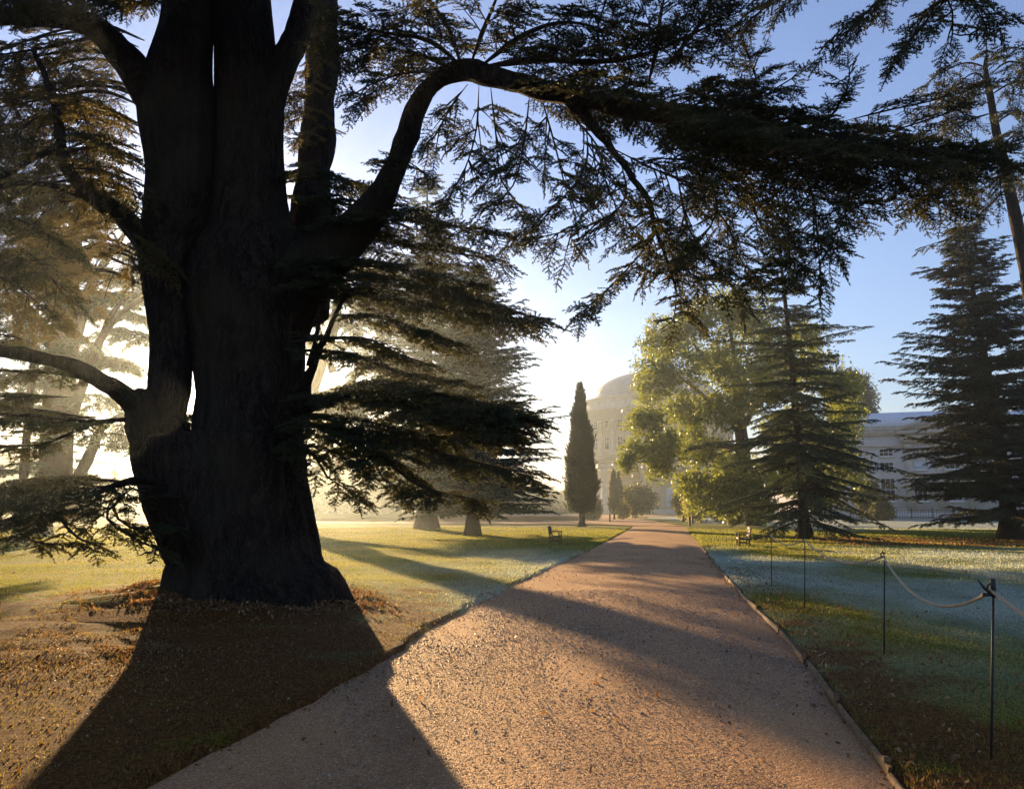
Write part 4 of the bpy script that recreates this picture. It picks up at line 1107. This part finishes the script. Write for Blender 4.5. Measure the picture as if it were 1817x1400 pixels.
# cypress and its two thin companions
def column(name, label, base, z0, H, prof, leaf, seed, n, size, r0, group=None):
    rg = np.random.default_rng(seed)
    root = empty(name, (base[0], base[1], 0), label, 'tree', group)
    tr = MB(); tr.tube([[base[0], base[1], -.1], [base[0], base[1], .35], [base[0] + .05, base[1], z0 + .6], [base[0], base[1], H * .9]], [r0 * 1.8, r0, r0 * .8, .03], 10, rough=.08, flute=.04, seed=seed)
    sp_ = Sprays(T_FAR, seed)
    ph = rg.uniform(0, 6.28, 4)
    for _ in range(n):
        k = rg.random() ** .85
        z = z0 + (H - z0) * k
        a_ = rg.uniform(0, 6.28)
        r = prof(k) * (1 + .20 * math.sin(3 * a_ + ph[0] + z * 1.3) + .14 * math.sin(z * 1.7 + ph[1] + a_)) * (.55 + .45 * rg.random() ** .5)
        d = np.array([math.cos(a_), math.sin(a_), 0])
        sp_.add(np.array([base[0], base[1], z]) + d * r * .75, unit(d * .55 + Z * rg.uniform(.5, 1.3) + rg.normal(size=3) * .15), d, size * rg.uniform(.6, 1.1) * (.45 + .55 * min(1, prof(k) / prof(.25))))
    tr.build('trunk', M['bark_far'], root, smooth=True)
    cr = MB(); sp_.emit(cr); cr.build('crown', leaf, root)
bc = G(1032, 935)
s_ = bc[1] / FPX
column('cypress', 'tall dense cypress with a bare foot standing left of the path before the rotunda', bc, 1.0, topz(1020, 685, bc[1]), lambda k: 33 * s_ * (min(1, .75 + 1.6 * k) * (1 - k ** 1.5) ** .95 + .015), M['cypress'], 51, 3000, .95, .30)
bc1 = G(1090, 922)
column('thin_cypress', 'thin dark cypress, the left and taller of the pair by the round bush', bc1, .6, topz(1089, 836, bc1[1]), lambda k: .72 * (min(1, .6 + 2 * k) * (1 - k ** 2.2) + .02), M['cypress'], 52, 500, .8, .14, 'pair of thin cypresses by the bush')
bc2 = np.array([P(1099, 920, bc1[1] + 5)[0], bc1[1] + 5])
column('thin_cypress', 'thin cypress, the right one of the pair and touching the round bush', bc2, .6, topz(1097, 840, bc2[1]), lambda k: .62 * (min(1, .6 + 2 * k) * (1 - k ** 2.2) + .02), M['cypress'], 53, 450, .8, .14, 'pair of thin cypresses by the bush')

def bush(label, px, py_top, py_base, halfw, Yd, leaf, seed, n=260, stems=True, group=None, size=1.0, cat='bush', name='bush'):
    m_ = Yd / FPX
    b_ = P(px, 905, Yd); zt = topz(px, py_top, Yd)
    zb = max(.3, CAMZ - (py_base - 900) * m_ * 0 - CAMZ + .4) if stems else .1
    rz = (zt - zb) / 2
    rg = np.random.default_rng(seed)
    bl = [((b_[0] + rg.uniform(-.35, .35) * halfw * m_, Yd + rg.uniform(-.4, .4) * halfw * m_, zb + rz * rg.uniform(.8, 1.15)), halfw * m_ * rg.uniform(.6, .75), halfw * m_ * .7, rz * rg.uniform(.75, .9), n) for _ in range(4)]
    sts = [[[b_[0], Yd, -.1, .09], [b_[0] + rg.uniform(-.4, .4), Yd + rg.uniform(-.4, .4), rz * .6, .06], [b_[0] + rg.uniform(-1, 1) * halfw * m_ * .5, Yd, zb + rz, .03]] for _ in range(4)]
    return leafy(name, label, cat, b_, bl, sts, leaf, M['bark_oak'], 1, size, seed, group, hollow=.3)
bush('wide grey-green domed bush right of the two thin cypresses', 1128, 864, 918, 33, 118, M['shrub'], 61, 420, size=1.2)
bush('small light green bush at the foot of the two thin cypresses', 1104, 893, 921, 10, 108, M['gold_leaf'], 62, 120, size=.8)
bush('hazy low bush behind the tall cypress, on its right', 1052, 880, 921, 16, 100, M['shrub'], 63, 200, size=1.0)
bush('yellow-leaved bush nearest the path under the evergreen oak', 1215, 868, 915, 18, 100, M['gold_leaf'], 64, 300, size=.9, group='bushes under the evergreen oak')
bush('yellow-green bush on a short leaning stem under the evergreen oak', 1238, 858, 925, 24, 88, M['gold_leaf'], 65, 380, size=.8, group='bushes under the evergreen oak')
bush('yellow-green bush left of the evergreen oak trunk', 1272, 868, 920, 24, 92, M['gold_leaf'], 66, 380, size=.8, group='bushes under the evergreen oak')
bush('low dark bush touching the left foot of the evergreen oak trunk', 1303, 893, 932, 20, 78, M['shrub'], 67, 300, False, size=.7, group='bushes under the evergreen oak')
bush('dark evergreen bush against the pale wing left of its visible windows', 1545, 850, 918, 22, 108, M['shrub'], 68, 400, False, size=1.0)
bush('low dark bush in front of the wing beside the railings', 1562, 893, 920, 20, 104, M['shrub'], 69, 300, False, size=.9)
m_ = 165 / FPX
rt = P(1512, 690, 165)
leafy('round_headed_tree', 'distant round-headed tree rising behind the frosted roof', 'tree', P(1512, 905, 165), [((rt[0] + dx * m_, 165, rt[2] + dz * m_), r_ * m_, r_ * m_, r_ * m_, 420) for dx, dz, r_ in [(0, 10, 26), (-14, -10, 26), (14, -14, 28), (0, -40, 34), (18, -50, 30), (-22, -45, 30)]],
      [[[rt[0], 165, -.2, .6], [rt[0], 165, rt[2] * .6, .45], [rt[0], 165, rt[2], .15]]], M['shrub'], M['bark_oak'], 1, 1.5, 71, hollow=.3)

# the far wood closing the park
rg = np.random.default_rng(88)
spw = Sprays(T_LEAF, 89)
def skyline(px):
    return np.interp(px, [-400, 0, 60, 130, 200, 270, 420, 560, 600, 700, 820, 900, 1000, 1060], [800, 812, 815, 850, 856, 835, 800, 775, 772, 800, 850, 868, 880, 890]) + 5 * math.sin(px * .11) + 4 * math.sin(px * .27)
for px in np.arange(-360, 1075, 5.0):
    for lay in range(3):
        Yw = 232 + lay * 9 + rg.uniform(-4, 4)
        zt = topz(px, skyline(px) + rg.uniform(-6, 10) + lay * 1, Yw)
        nn = int(5 + zt * 1.3)
        for _ in range(nn):
            z = zt * rg.random() ** .7
            p = P(px + rg.uniform(-6, 6), 900, Yw + rg.uniform(-5, 5)); p[2] = z
            spw.add(p, rg.normal(size=3), unit(rg.normal(size=3) + Z), rg.uniform(2.2, 4.2))
cr = MB(); spw.emit(cr)
tag(cr.build('woodland', M['shrub']), kind='stuff')
print('woodland', len(spw.p))

# ------------------------------------------------------------------ buildings
def stone_mat(name, c1, c2, bw=1.4, bh=.55):
    m, nt, out = newmat(name)
    g = nt.nodes.new('ShaderNodeTexCoord')
    sx = nt.nodes.new('ShaderNodeSeparateXYZ'); nt.links.new(g.outputs['Object'], sx.inputs[0])
    cb = nt.nodes.new('ShaderNodeCombineXYZ')
    nt.links.new(math_(nt, 'ADD', sx.outputs[0], math_(nt, 'MULTIPLY', sx.outputs[1], .7)), cb.inputs[0]); nt.links.new(sx.outputs[2], cb.inputs[1])
    br = nt.nodes.new('ShaderNodeTexBrick'); nt.links.new(cb.outputs[0], br.inputs['Vector'])
    br.inputs['Scale'].default_value = 1.0; br.inputs['Brick Width'].default_value = bw; br.inputs['Row Height'].default_value = bh
    br.inputs['Mortar Size'].default_value = .018; br.inputs['Color1'].default_value = (.9, .9, .9, 1); br.inputs['Color2'].default_value = (1, 1, 1, 1); br.inputs['Mortar'].default_value = (.72, .72, .72, 1)
    n = noise(nt, coords(nt, (.25, .25, .12)), 1.0, 6)
    col = mix(nt, 1.0, ramp(nt, n, [(.3, c1), (.7, c2)]), br.outputs['Color'], 'MULTIPLY')
    principled(nt, out, col, .85, bump(nt, br.outputs['Fac'], -.4, .02), .2)
    return m
M['stone'] = stone_mat('buff_stone', (.34, .27, .19), (.48, .40, .29))
M['stucco'] = stone_mat('grey_render', (.56, .52, .48), (.70, .65, .60))
M['trim'] = simple('pale_stone_trim', (.42, .36, .28), (.58, .52, .43), 1.5, .8, (1, 1, 1), .2, .01)
M['lead'] = simple('lead_dome', (.22, .22, .24), (.34, .33, .33), .6, .5, (1, 1, .4), .2, .02, .4)
M['frost_slate'] = simple('frosted_slates', (.62, .66, .72), (.82, .85, .88), 3, .7, (1, 1, 3), .3, .01)
M['white'] = simple('white_paint', (.62, .62, .60), (.78, .78, .76), 3, .5)
m, nt, out = newmat('window_glass'); principled(nt, out, (.018, .022, .03), .35, None, .12); M['glass'] = m
m, nt, out = newmat('pale_blind'); principled(nt, out, (.55, .6, .66), .5, None, .3); M['blind'] = m
M['door'] = simple('pale_blue_door', (.42, .50, .60), (.52, .60, .70), 3, .5)
M['iron'] = simple('black_iron', (.010, .010, .010), (.03, .027, .025), 40, .55, (1, 1, 1), .2, .002, .4)

def frame_axes(ang):
    """u runs along a wall, n points out of it"""
    return np.array([math.cos(ang), math.sin(ang), 0]), np.array([math.sin(ang), -math.cos(ang), 0])

def window(parent, c, ang, w, h, panes=(2, 3), lit=False, sill=True):
    """c: centre on the wall face"""
    u, n = frame_axes(ang)
    c = np.asarray(c, float)
    f = MB(); t = .085
    for sx_ in (-1, 1): f.bar(c + u * sx_ * (w / 2 - t / 2) - Z * h / 2 + n * .03, c + u * sx_ * (w / 2 - t / 2) + Z * h / 2 + n * .03, t, .14)
    for sz in (-1, 1): f.bar(c - u * (w / 2 - t) + Z * sz * (h / 2 - t / 2) + n * .03, c + u * (w / 2 - t) + Z * sz * (h / 2 - t / 2) + n * .03, .14, t)
    for i in range(1, panes[0]):
        x = -w / 2 + w * i / panes[0]
        f.bar(c + u * x - Z * (h / 2 - t) + n * .03, c + u * x + Z * (h / 2 - t) + n * .03, .035, .05)
    for i in range(1, panes[1]):
        z = -h / 2 + h * i / panes[1]
        f.bar(c - u * (w / 2 - t) + Z * z + n * .034, c + u * (w / 2 - t) + Z * z + n * .034, .05, .035 if i * 2 != panes[1] else .08)
    fo = f.build('window', M['white'], parent)
    g = MB(); g.bar(c - u * (w / 2 - .02) + n * .01, c + u * (w / 2 - .02) + n * .01, .02, h - .04)
    g.build('pane', M['blind'] if lit else M['glass'], fo)
    if sill:
        s = MB(); s.bar(c - u * (w / 2 + .18) - Z * (h / 2 + .1) + n * .12, c + u * (w / 2 + .18) - Z * (h / 2 + .1) + n * .12, .34, .2)
        s.build('sill', M['white'], fo)

# the rotunda
YR = 187.0
RC = np.array([P(1185, 905, YR)[0], YR + 14])
rot = empty('domed_rotunda', (RC[0], RC[1], 0), 'great round stone house with shallow dome and columned portico, hazy beyond the path', 'building')
sc_ = YR / FPX
def zz(py): return CAMZ + (900 - py) * sc_ * 1.005 + 0
Rw = 139 * (YR) / FPX
zc1, zc0 = zz(720), zz(746)
w_ = MB()
w_.lathe((RC[0], RC[1], 0), [(Rw + .5, -.3), (Rw + .5, 1.6), (Rw + .15, 1.9), (Rw, 2.0), (Rw, zz(838)), (Rw + .35, zz(836)), (Rw + .35, zz(812)), (Rw + .1, zz(810)), (Rw, zz(809)), (Rw, zc0)], 96)
w_.build('wall', M['stone'], rot)
e = MB()
e.lathe((RC[0], RC[1], 0), [(Rw + .1, zc0 - .1), (Rw + .25, zc0), (Rw + .25, zc0 + .8), (Rw + .35, zc0 + .85), (Rw + .35, zc0 + 1.9), (Rw + .6, zc0 + 2.05), (Rw + 1.15, zc0 + 2.5), (Rw + 1.2, zc0 + 2.9), (Rw + .3, zc0 + 3.0), (Rw - .1, zc0 + 3.05), (Rw - .1, zz(705)), (Rw + .1, zz(704)), (Rw + .1, zz(702)), (Rw - 2.6, zz(699)), (15.2, zz(697))], 96)
for i in range(120):
    a_ = i * math.pi / 60
    e.box((RC[0] + math.cos(a_) * (Rw + .72), RC[1] + math.sin(a_) * (Rw + .72), zc0 + 2.2), (.4, .3, .3), a_)
e.build('cornice', M['trim'], rot)
Rd = 117 * YR / FPX
d_ = MB()
k = np.linspace(0, math.pi / 2, 18)
d_.lathe((RC[0], RC[1], zz(699)), [(Rd + .25, -.2), (Rd + .25, .5)] + [(Rd * math.cos(t), .5 + 6.6 * math.sin(t)) for t in k], 96)
d_.build('dome', M['lead'], rot, smooth=True)
for i in range(30):
    a_ = math.pi * 2 * i / 30
    if math.sin(a_) > .25: continue
    c_ = np.array([RC[0] + math.cos(a_) * (Rw + .22), RC[1] + math.sin(a_) * (Rw + .22), 0])
    col_ = MB()
    z0_, z1_ = zz(808), zc0 - .05
    col_.tube([[c_[0], c_[1], z0_], [c_[0], c_[1], z0_ + .3], [c_[0], c_[1], z0_ + .32], [c_[0], c_[1], z1_ - .6], [c_[0], c_[1], z1_ - .55], [c_[0], c_[1], z1_]], [.68, .66, .52, .45, .62, .66], 12)
    col_.build('column', M['trim'], rot)
for i in range(30):
    a_ = math.pi * 2 * (i + .5) / 30
    if math.sin(a_) > .1: continue
    for (py, h) in ((753, 2.0), (787, 2.9)):
        c_ = (RC[0] + math.cos(a_) * (Rw + .03), RC[1] + math.sin(a_) * (Rw + .03), zz(py))
        window(rot, c_, a_ + math.pi / 2, 1.5, h, (2, 3), sill=False)
for a_deg in (205, 218, 231, 310, 325):
    a_ = R(a_deg)
    window(rot, (RC[0] + math.cos(a_) * (Rw + .03), RC[1] + math.sin(a_) * (Rw + .03), 5.4), a_ + math.pi / 2, 1.7, 3.6, (2, 4))
# portico facing the path
pw = 15.8; py0, py1 = RC[1] - Rw - 3.2, RC[1] - Rw + 3
zt_ = zz(836)
po = MB()
po.box((RC[0], (py0 + py1) / 2, .55), (2 * pw + 1.6, py1 - py0 + 1.4, 1.1))
for i in range(4): po.box((RC[0], py0 - .9 - i * .45, .42 - i * .13), (8, .45, .84 - i * .26))
po.build('portico_base', M['trim'], rot)
for x_ in (-pw + .8, -pw / 3 - 1.2, pw / 3 + 1.2, pw - .8):
    cc = MB(); cc.tube([[RC[0] + x_, py0 + .5, 1.1], [RC[0] + x_, py0 + .5, 1.5], [RC[0] + x_, py0 + .5, 1.52], [RC[0] + x_, py0 + .5, zt_ - .8], [RC[0] + x_, py0 + .5, zt_ - .7], [RC[0] + x_, py0 + .5, zt_]], [.85, .82, .68, .58, .8, .85], 20)
    cc.build('portico_column', M['trim'], rot)
en = MB()
en.box((RC[0], (py0 + py1) / 2, zt_ + .7), (2 * pw + .6, py1 - py0, 1.4)); en.box((RC[0], (py0 + py1) / 2 - .05, zt_ + 1.62), (2 * pw + 2.0, py1 - py0 + 1.1, .4))
en.build('entablature', M['trim'], rot)
pd = MB()
z_ = zt_ + 1.83; yf, yb = py0 - .1, py1
pd.add([[RC[0] - pw, yf, z_], [RC[0] + pw, yf, z_], [RC[0], yf, z_ + 3.2], [RC[0] - pw, yb, z_], [RC[0] + pw, yb, z_], [RC[0], yb, z_ + 3.2]], t=[[0, 1, 2], [3, 5, 4]], q=[[0, 2, 5, 3], [1, 4, 5, 2], [0, 3, 4, 1]])
for sg in (-1, 1): pd.bar((RC[0] + sg * (pw + 1), yf - .35, z_ + .12), (RC[0], yf - .35, z_ + 3.6), .8, .45)
pd.build('pediment', M['stone'], rot)
dd = MB(); dd.box((P(1187, 880, py1)[0], RC[1] - Rw - .12, 1.1 + 2.4), (2.5, .35, 4.8)); do = dd.build('door', M['door'], rot)
hh_ = MB(); hh_.box((P(1187, 880, py1)[0] + .35, RC[1] - Rw - .33, 2.6), (.12, .1, .2)); hh_.build('handle', M['iron'], do)

# the wing on the right
A = P(1440, 905, 132.0)[:2]; Bp = P(1900, 905, 119.0)[:2]
ang = math.atan2(Bp[1] - A[1], Bp[0] - A[0])
u, nrm = frame_axes(ang)
Lw = float(np.hypot(*(Bp - A)))
A3 = np.array([A[0], A[1], 0.0])
wing = empty('pale_wing', (A[0], A[1], 0), 'long pale stone wing with frosted roof and sash windows behind the conifers on the right', 'building')
def W(s_, out=0.0, z=0.0): return A3 + u * s_ + nrm * out + Z * z
def wpx(px):
    """distance along the wall at which pixel column px falls"""
    best = min(np.linspace(0, Lw, 1200), key=lambda t: abs(908.5 + FPX * (W(t)[0]) / (W(t)[1] * CP + (CAMZ * 0) * SP) - px))
    return float(best)
Hw = 12.9
wl_ = MB(); wl_.bar(W(0, -7, Hw / 2 - .2), W(Lw, -7, Hw / 2 - .2), 14, Hw + .4); wl_.build('wall', M['stucco'], wing)
pl = MB(); pl.bar(W(-.1, .1, .6), W(Lw + .1, .1, .6), .5, 1.7); pl.build('plinth', M['trim'], wing)
co = MB()
for z_, o_, h_ in ((Hw - 1.9, .08, .25), (Hw - .1, .25, .3), (Hw + .2, .5, .3)): co.bar(W(-.4, o_ - .2, z_), W(Lw, o_ - .2, z_), 1.0, h_)
co.bar(W(-.2, -.5, Hw + .75), W(Lw, -.5, Hw + .75), 1.0, .8)
co.build('cornice', M['trim'], wing)
ro = MB()
r0_, r1_ = W(-.3, .1, Hw + 1.15), W(Lw, .1, Hw + 1.15); r2_, r3_ = W(Lw, -14, Hw + 1.15), W(-.3, -14, Hw + 1.15); t0_, t1_ = W(6, -7, Hw + 4.0), W(Lw, -7, Hw + 4.0)
ro.add([r0_, r1_, r2_, r3_, t0_, t1_], t=[[0, 4, 3]], q=[[0, 1, 5, 4], [3, 4, 5, 2], [0, 3, 2, 1]])
ro.build('roof', M['frost_slate'], wing)
s1, s2 = wpx(1578), wpx(1634)
gap_ = s2 - s1
ss = [s1 - gap_, s1, s2]
x_ = s2 + gap_ * 1.05
while x_ < Lw - 2: ss.append(x_); x_ += gap_
for j, s_ in enumerate(ss):
    out_ = .02 if j < 2 else .62
    if s_ < 1.5: continue
    window(wing, W(s_, out_, 10.0), ang, 2.0, 1.15, (3, 2))
    window(wing, W(s_, out_, 7.9), ang, 2.0, 1.25, (3, 2), lit=(j == 2))
    window(wing, W(s_, out_, 4.3), ang, 2.05, 3.5, (3, 4))
# projecting centre with pilasters and a pediment
pj0, pj1 = s2 - gap_ * .42, min(s2 + gap_ * 3.6, Lw - .5)
pb = MB(); pb.bar(W(pj0, .2, Hw / 2 - .5), W(pj1, .2, Hw / 2 - .5), .8, Hw - 1.0); pb.build('projecting_bay', M['stucco'], wing)
for j in range(5):
    s_ = pj0 + .6 + (pj1 - pj0 - 1.2) * j / 4
    q_ = MB(); q_.bar(W(s_, .72, 1.4), W(s_, .72, Hw - 2.2), 1.1, .3); q_.bar(W(s_, .76, Hw - 2.2), W(s_, .76, Hw - 1.8), 1.4, .42); q_.build('pilaster', M['trim'], wing)
q_ = MB(); q_.bar(W(pj0 - .5, .7, Hw - .9), W(pj1 + .5, .7, Hw - .9), 1.3, 1.1); q_.bar(W(pj0 - .9, .8, Hw + .05), W(pj1 + .9, .8, Hw + .05), 1.9, .5); q_.build('entablature', M['trim'], wing)
q_ = MB(); zc_ = Hw + .32; mid_ = (pj0 + pj1) / 2
q_.add([W(pj0 - .4, 1.0, zc_), W(pj1 + .4, 1.0, zc_), W(mid_, 1.0, zc_ + 3.0), W(pj0 - .4, -6, zc_), W(pj1 + .4, -6, zc_), W(mid_, -6, zc_ + 3.0)], t=[[0, 1, 2], [3, 5, 4]], q=[[0, 2, 5, 3], [1, 4, 5, 2], [0, 3, 4, 1]])
for a_, b_ in ((pj0 - 1.1, mid_), (pj1 + 1.1, mid_)): q_.bar(W(a_, 1.25, zc_ + .1), W(b_, 1.25, zc_ + 3.4), .8, .45)
q_.build('pediment', M['trim'], wing)
# railings in front of the wing
ra = MB()
n_r = int(Lw / .34)
for i in range(n_r): ra.bar(W(i * .34, 8, -.1), W(i * .34, 8, 1.35), .035, .035)
ra.bar(W(0, 8, 1.25), W(Lw, 8, 1.25), .05, .06); ra.bar(W(0, 8, .2), W(Lw, 8, .2), .05, .05)
for i in range(0, n_r, 8): ra.bar(W(i * .34 + .17, 8, -.1), W(i * .34 + .17, 8, 1.6), .09, .09)
o = ra.build('iron_railing', M['iron'], loc=W(0, 8, 0)); tag(o, 'long thin iron railing on the lawn edge in front of the pale wing', 'railing')
te = MB(); te.bar(W(-20, 6.4, .35), W(Lw, 6.4, .35), .5, .9)
o = te.build('low_wall', M['stucco'], loc=W(0, 6.4, 0)); tag(o, 'low pale wall running behind the iron railing', 'wall')

# ------------------------------------------------------------------ benches
M['bench_wood'] = simple('weathered_teak', (.055, .035, .022), (.15, .10, .065), 14, .7, (1, 6, 6), .3, .004)
def bench(label, loc, rot_z):
    """a 1.6 m garden bench; its front looks along local -Y"""
    root = empty('garden_bench', (loc[0], loc[1], 0), label, 'bench', 'wooden benches facing the path')
    def put(mb, name):
        v = np.concatenate(mb.v) * .76; c_, s_ = math.cos(rot_z), math.sin(rot_z)
        v = v @ np.array([[c_, s_, 0], [-s_, c_, 0], [0, 0, 1]]) + np.array([loc[0], loc[1], loc[2]])
        mb.v = [v]; mb.build(name, M['bench_wood'], root)
    w = 1.6
    for sx_ in (-1, 1):
        x = sx_ * (w / 2 - .04)
        a_ = MB(); a_.bar((x, -.26, 0), (x, -.26, .66), .07, .07); put(a_, 'leg')
        a_ = MB(); a_.bar((x, .26, 0), (x, .26, .44), .07, .07); a_.bar((x, .26, .43), (x, .36, .98), .07, .06); put(a_, 'leg')
        a_ = MB(); a_.bar((x, -.33, .68), (x, .29, .69), .09, .035); put(a_, 'armrest')
        a_ = MB(); a_.bar((x, -.22, .38), (x, .23, .36), .05, .08); a_.bar((x, -.22, .16), (x, .23, .16), .04, .05); put(a_, 'side_rail')
    s = MB()
    for i in range(6): s.bar((-w / 2 + .08, -.25 + i * .088, .43 - .008 * i), (w / 2 - .08, -.25 + i * .088, .43 - .008 * i), .07, .022)
    s.bar((-w / 2 + .08, -.27, .38), (w / 2 - .08, -.27, .38), .03, .08)
    put(s, 'seat')
    b_ = MB()
    b_.bar((-w / 2 + .08, .35, .93), (w / 2 - .08, .35, .93), .035, .09); b_.bar((-w / 2 + .08, .285, .53), (w / 2 - .08, .285, .53), .035, .06)
    for i in range(15): x = -w / 2 + .14 + i * (w - .28) / 14; b_.bar((x, .29, .55), (x, .345, .90), .045, .016)
    put(b_, 'backrest')
gb = G(986, 966); gb[2] = float(ground_z(gb[0], gb[1]))
bench('dark wooden garden bench seen end-on, on the lawn left of the path', gb, R(82))
gb = G(1319, 970); gb[2] = float(ground_z(gb[0], gb[1]))
bench('dark wooden garden bench seen end-on, under the deodar right of the path', gb, R(-100))

# ------------------------------------------------------------------ rope fence
M['rope'] = None
m, nt, out = newmat('sisal_rope')
wv = nt.nodes.new('ShaderNodeTexWave'); wv.inputs['Scale'].default_value = 55; wv.inputs['Distortion'].default_value = 1.5; wv.bands_direction = 'DIAGONAL'
nt.links.new(coords(nt), wv.inputs['Vector'])
principled(nt, out, ramp(nt, wv.outputs['Fac'], [(0, (.48, .37, .22)), (1, (.78, .66, .46))]), .85, bump(nt, wv.outputs['Fac'], .8, .006), .2)
M['rope'] = m
posts = []
for i, (bx, by, tx, ty) in enumerate([(1369, 1044, 1368, 948), (1427, 1083, 1428, 955), (1568, 1165, 1569, 984), (1757, 1362, 1762, 1042)]):
    b_ = G(bx, by); b_[2] = float(ground_z(b_[0], b_[1]))
    t_ = P(tx, ty, b_[1]); posts.append((b_, t_))
lab = ['thin black iron rope post farthest from the camera, beside the right bench', 'thin black iron rope post, second from the farthest, in front of the deodar', 'thin black iron rope post standing alone mid-lawn, second nearest the camera', 'thin black iron rope post nearest the camera, with a forked top']
def pole(b_, t_, label, near=False):
    root = empty('rope_post', b_, label, 'post', 'iron posts carrying the rope')
    mb = MB(); mb.tube([b_ - Z * .1, (b_ + t_) / 2 + np.array([.006, 0, 0]), t_ - Z * .02], [.009, .0085, .008], 8); mb.build('rod', M['iron'], root)
    mb = MB()
    a = np.linspace(.6, 5.6, 16)
    c_ = t_ + np.array([-.012, 0, -.005])
    mb.tube(np.stack([c_[0] + .026 * np.cos(a), np.full(16, c_[1]), c_[2] + .026 * np.sin(a)], -1), .007, 7)
    if near:
        mb.tube([t_ - Z * .06, t_ + Z * .01, t_ + np.array([.004, 0, .055])], [.014, .017, .013], 8)
        mb.tube([t_ + np.array([-.01, 0, -.045]), t_ + np.array([-.055, 0, -.005]), t_ + np.array([-.095, 0, .05])], [.010, .011, .004], 8)
        mb.tube([t_ + np.array([-.07, 0, -.045]), t_ + np.array([0, 0, -.042])], [.012, .012], 8)
    else:
        mb.tube([t_ + np.array([0, 0, -.02]), t_ + np.array([-.02, 0, .05])], [.006, .003], 6)
    mb.build('rope_hook', M['iron'], root)
for (b_, t_), l_ in zip(posts, lab): pole(b_, t_, l_, l_ is lab[3])
# a fifth post beyond the frame keeps the rope up
b5_ = posts[3][0] + np.array([1.25, -1.9, 0]); t5_ = b5_ + Z * (posts[3][1][2] - posts[3][0][2])
pole(b5_, t5_, 'thin black iron rope post just beyond the right edge of the photo')
rp = MB()
pts = []
tops = [t_ for _, t_ in posts] + [t5_]
sags = [.13, .19, .27, .42]
for i in range(4):
    a_, b_ = tops[i], tops[i + 1]
    t = np.linspace(0, 1, 22)[(1 if i else 0):]
    seg_ = a_[None] * (1 - t[:, None]) + b_[None] * t[:, None]
    seg_[:, 2] -= sags[i] * 4 * t * (1 - t) + .02
    seg_[:, 0] -= .012
    pts.append(seg_)
pts = np.concatenate(pts)
rp.tube(pts, .012, 8, rough=.0)
o = rp.build('rope', M['rope'], smooth=True, loc=tuple(tops[0])); tag(o, 'pale sisal rope sagging between the thin iron posts on the right lawn', 'rope')

# ------------------------------------------------------------------ bollards
M['stake'] = simple('dark_stained_wood', (.03, .022, .016), (.09, .065, .045), 18, .8)
for i, (px, py, h, l_) in enumerate([(1224, 934, .75, 'short wooden stake nearest the camera, on the verge right of the path'), (1229, 929, .7, 'short wooden stake just behind the nearest one right of the path'), (1212, 925, .8, 'wooden stake at the right corner of the drive, the left one of its two'),
                              (1216, 921, .8, 'wooden stake at the right corner of the drive, farthest along'), (1082, 927, .9, 'wooden stake standing alone left of the two thin cypresses')]):
    b_ = G(px, py)
    mb = MB(); mb.box((b_[0], b_[1], h / 2 - .1), (.16, .16, h + .2)); mb.box((b_[0], b_[1], h + .04), (.16, .16, .08), 0, .5)
    o = mb.build('wooden_stake', M['stake'], loc=(b_[0], b_[1], 0)); tag(o, l_, 'stake', 'short wooden stakes by the drive')

# ------------------------------------------------------------------ the morning air
hb = MB(); hb.box((0, 150.0, 18.6), (668, 372, 40.0))
m = bpy.data.materials.new('morning_haze'); m.use_nodes = True
nt = m.node_tree
for n in list(nt.nodes): nt.nodes.remove(n)
out = nt.nodes.new('ShaderNodeOutputMaterial')
pv = nt.nodes.new('ShaderNodeVolumePrincipled')
pv.inputs['Color'].default_value = (.76, .90, 1, 1)
pv.inputs['Density'].default_value = .00062
pv.inputs['Anisotropy'].default_value = .79
nt.links.new(pv.outputs[0], out.inputs['Volume'])
o = hb.build('haze', m)
tag(o, kind='stuff')
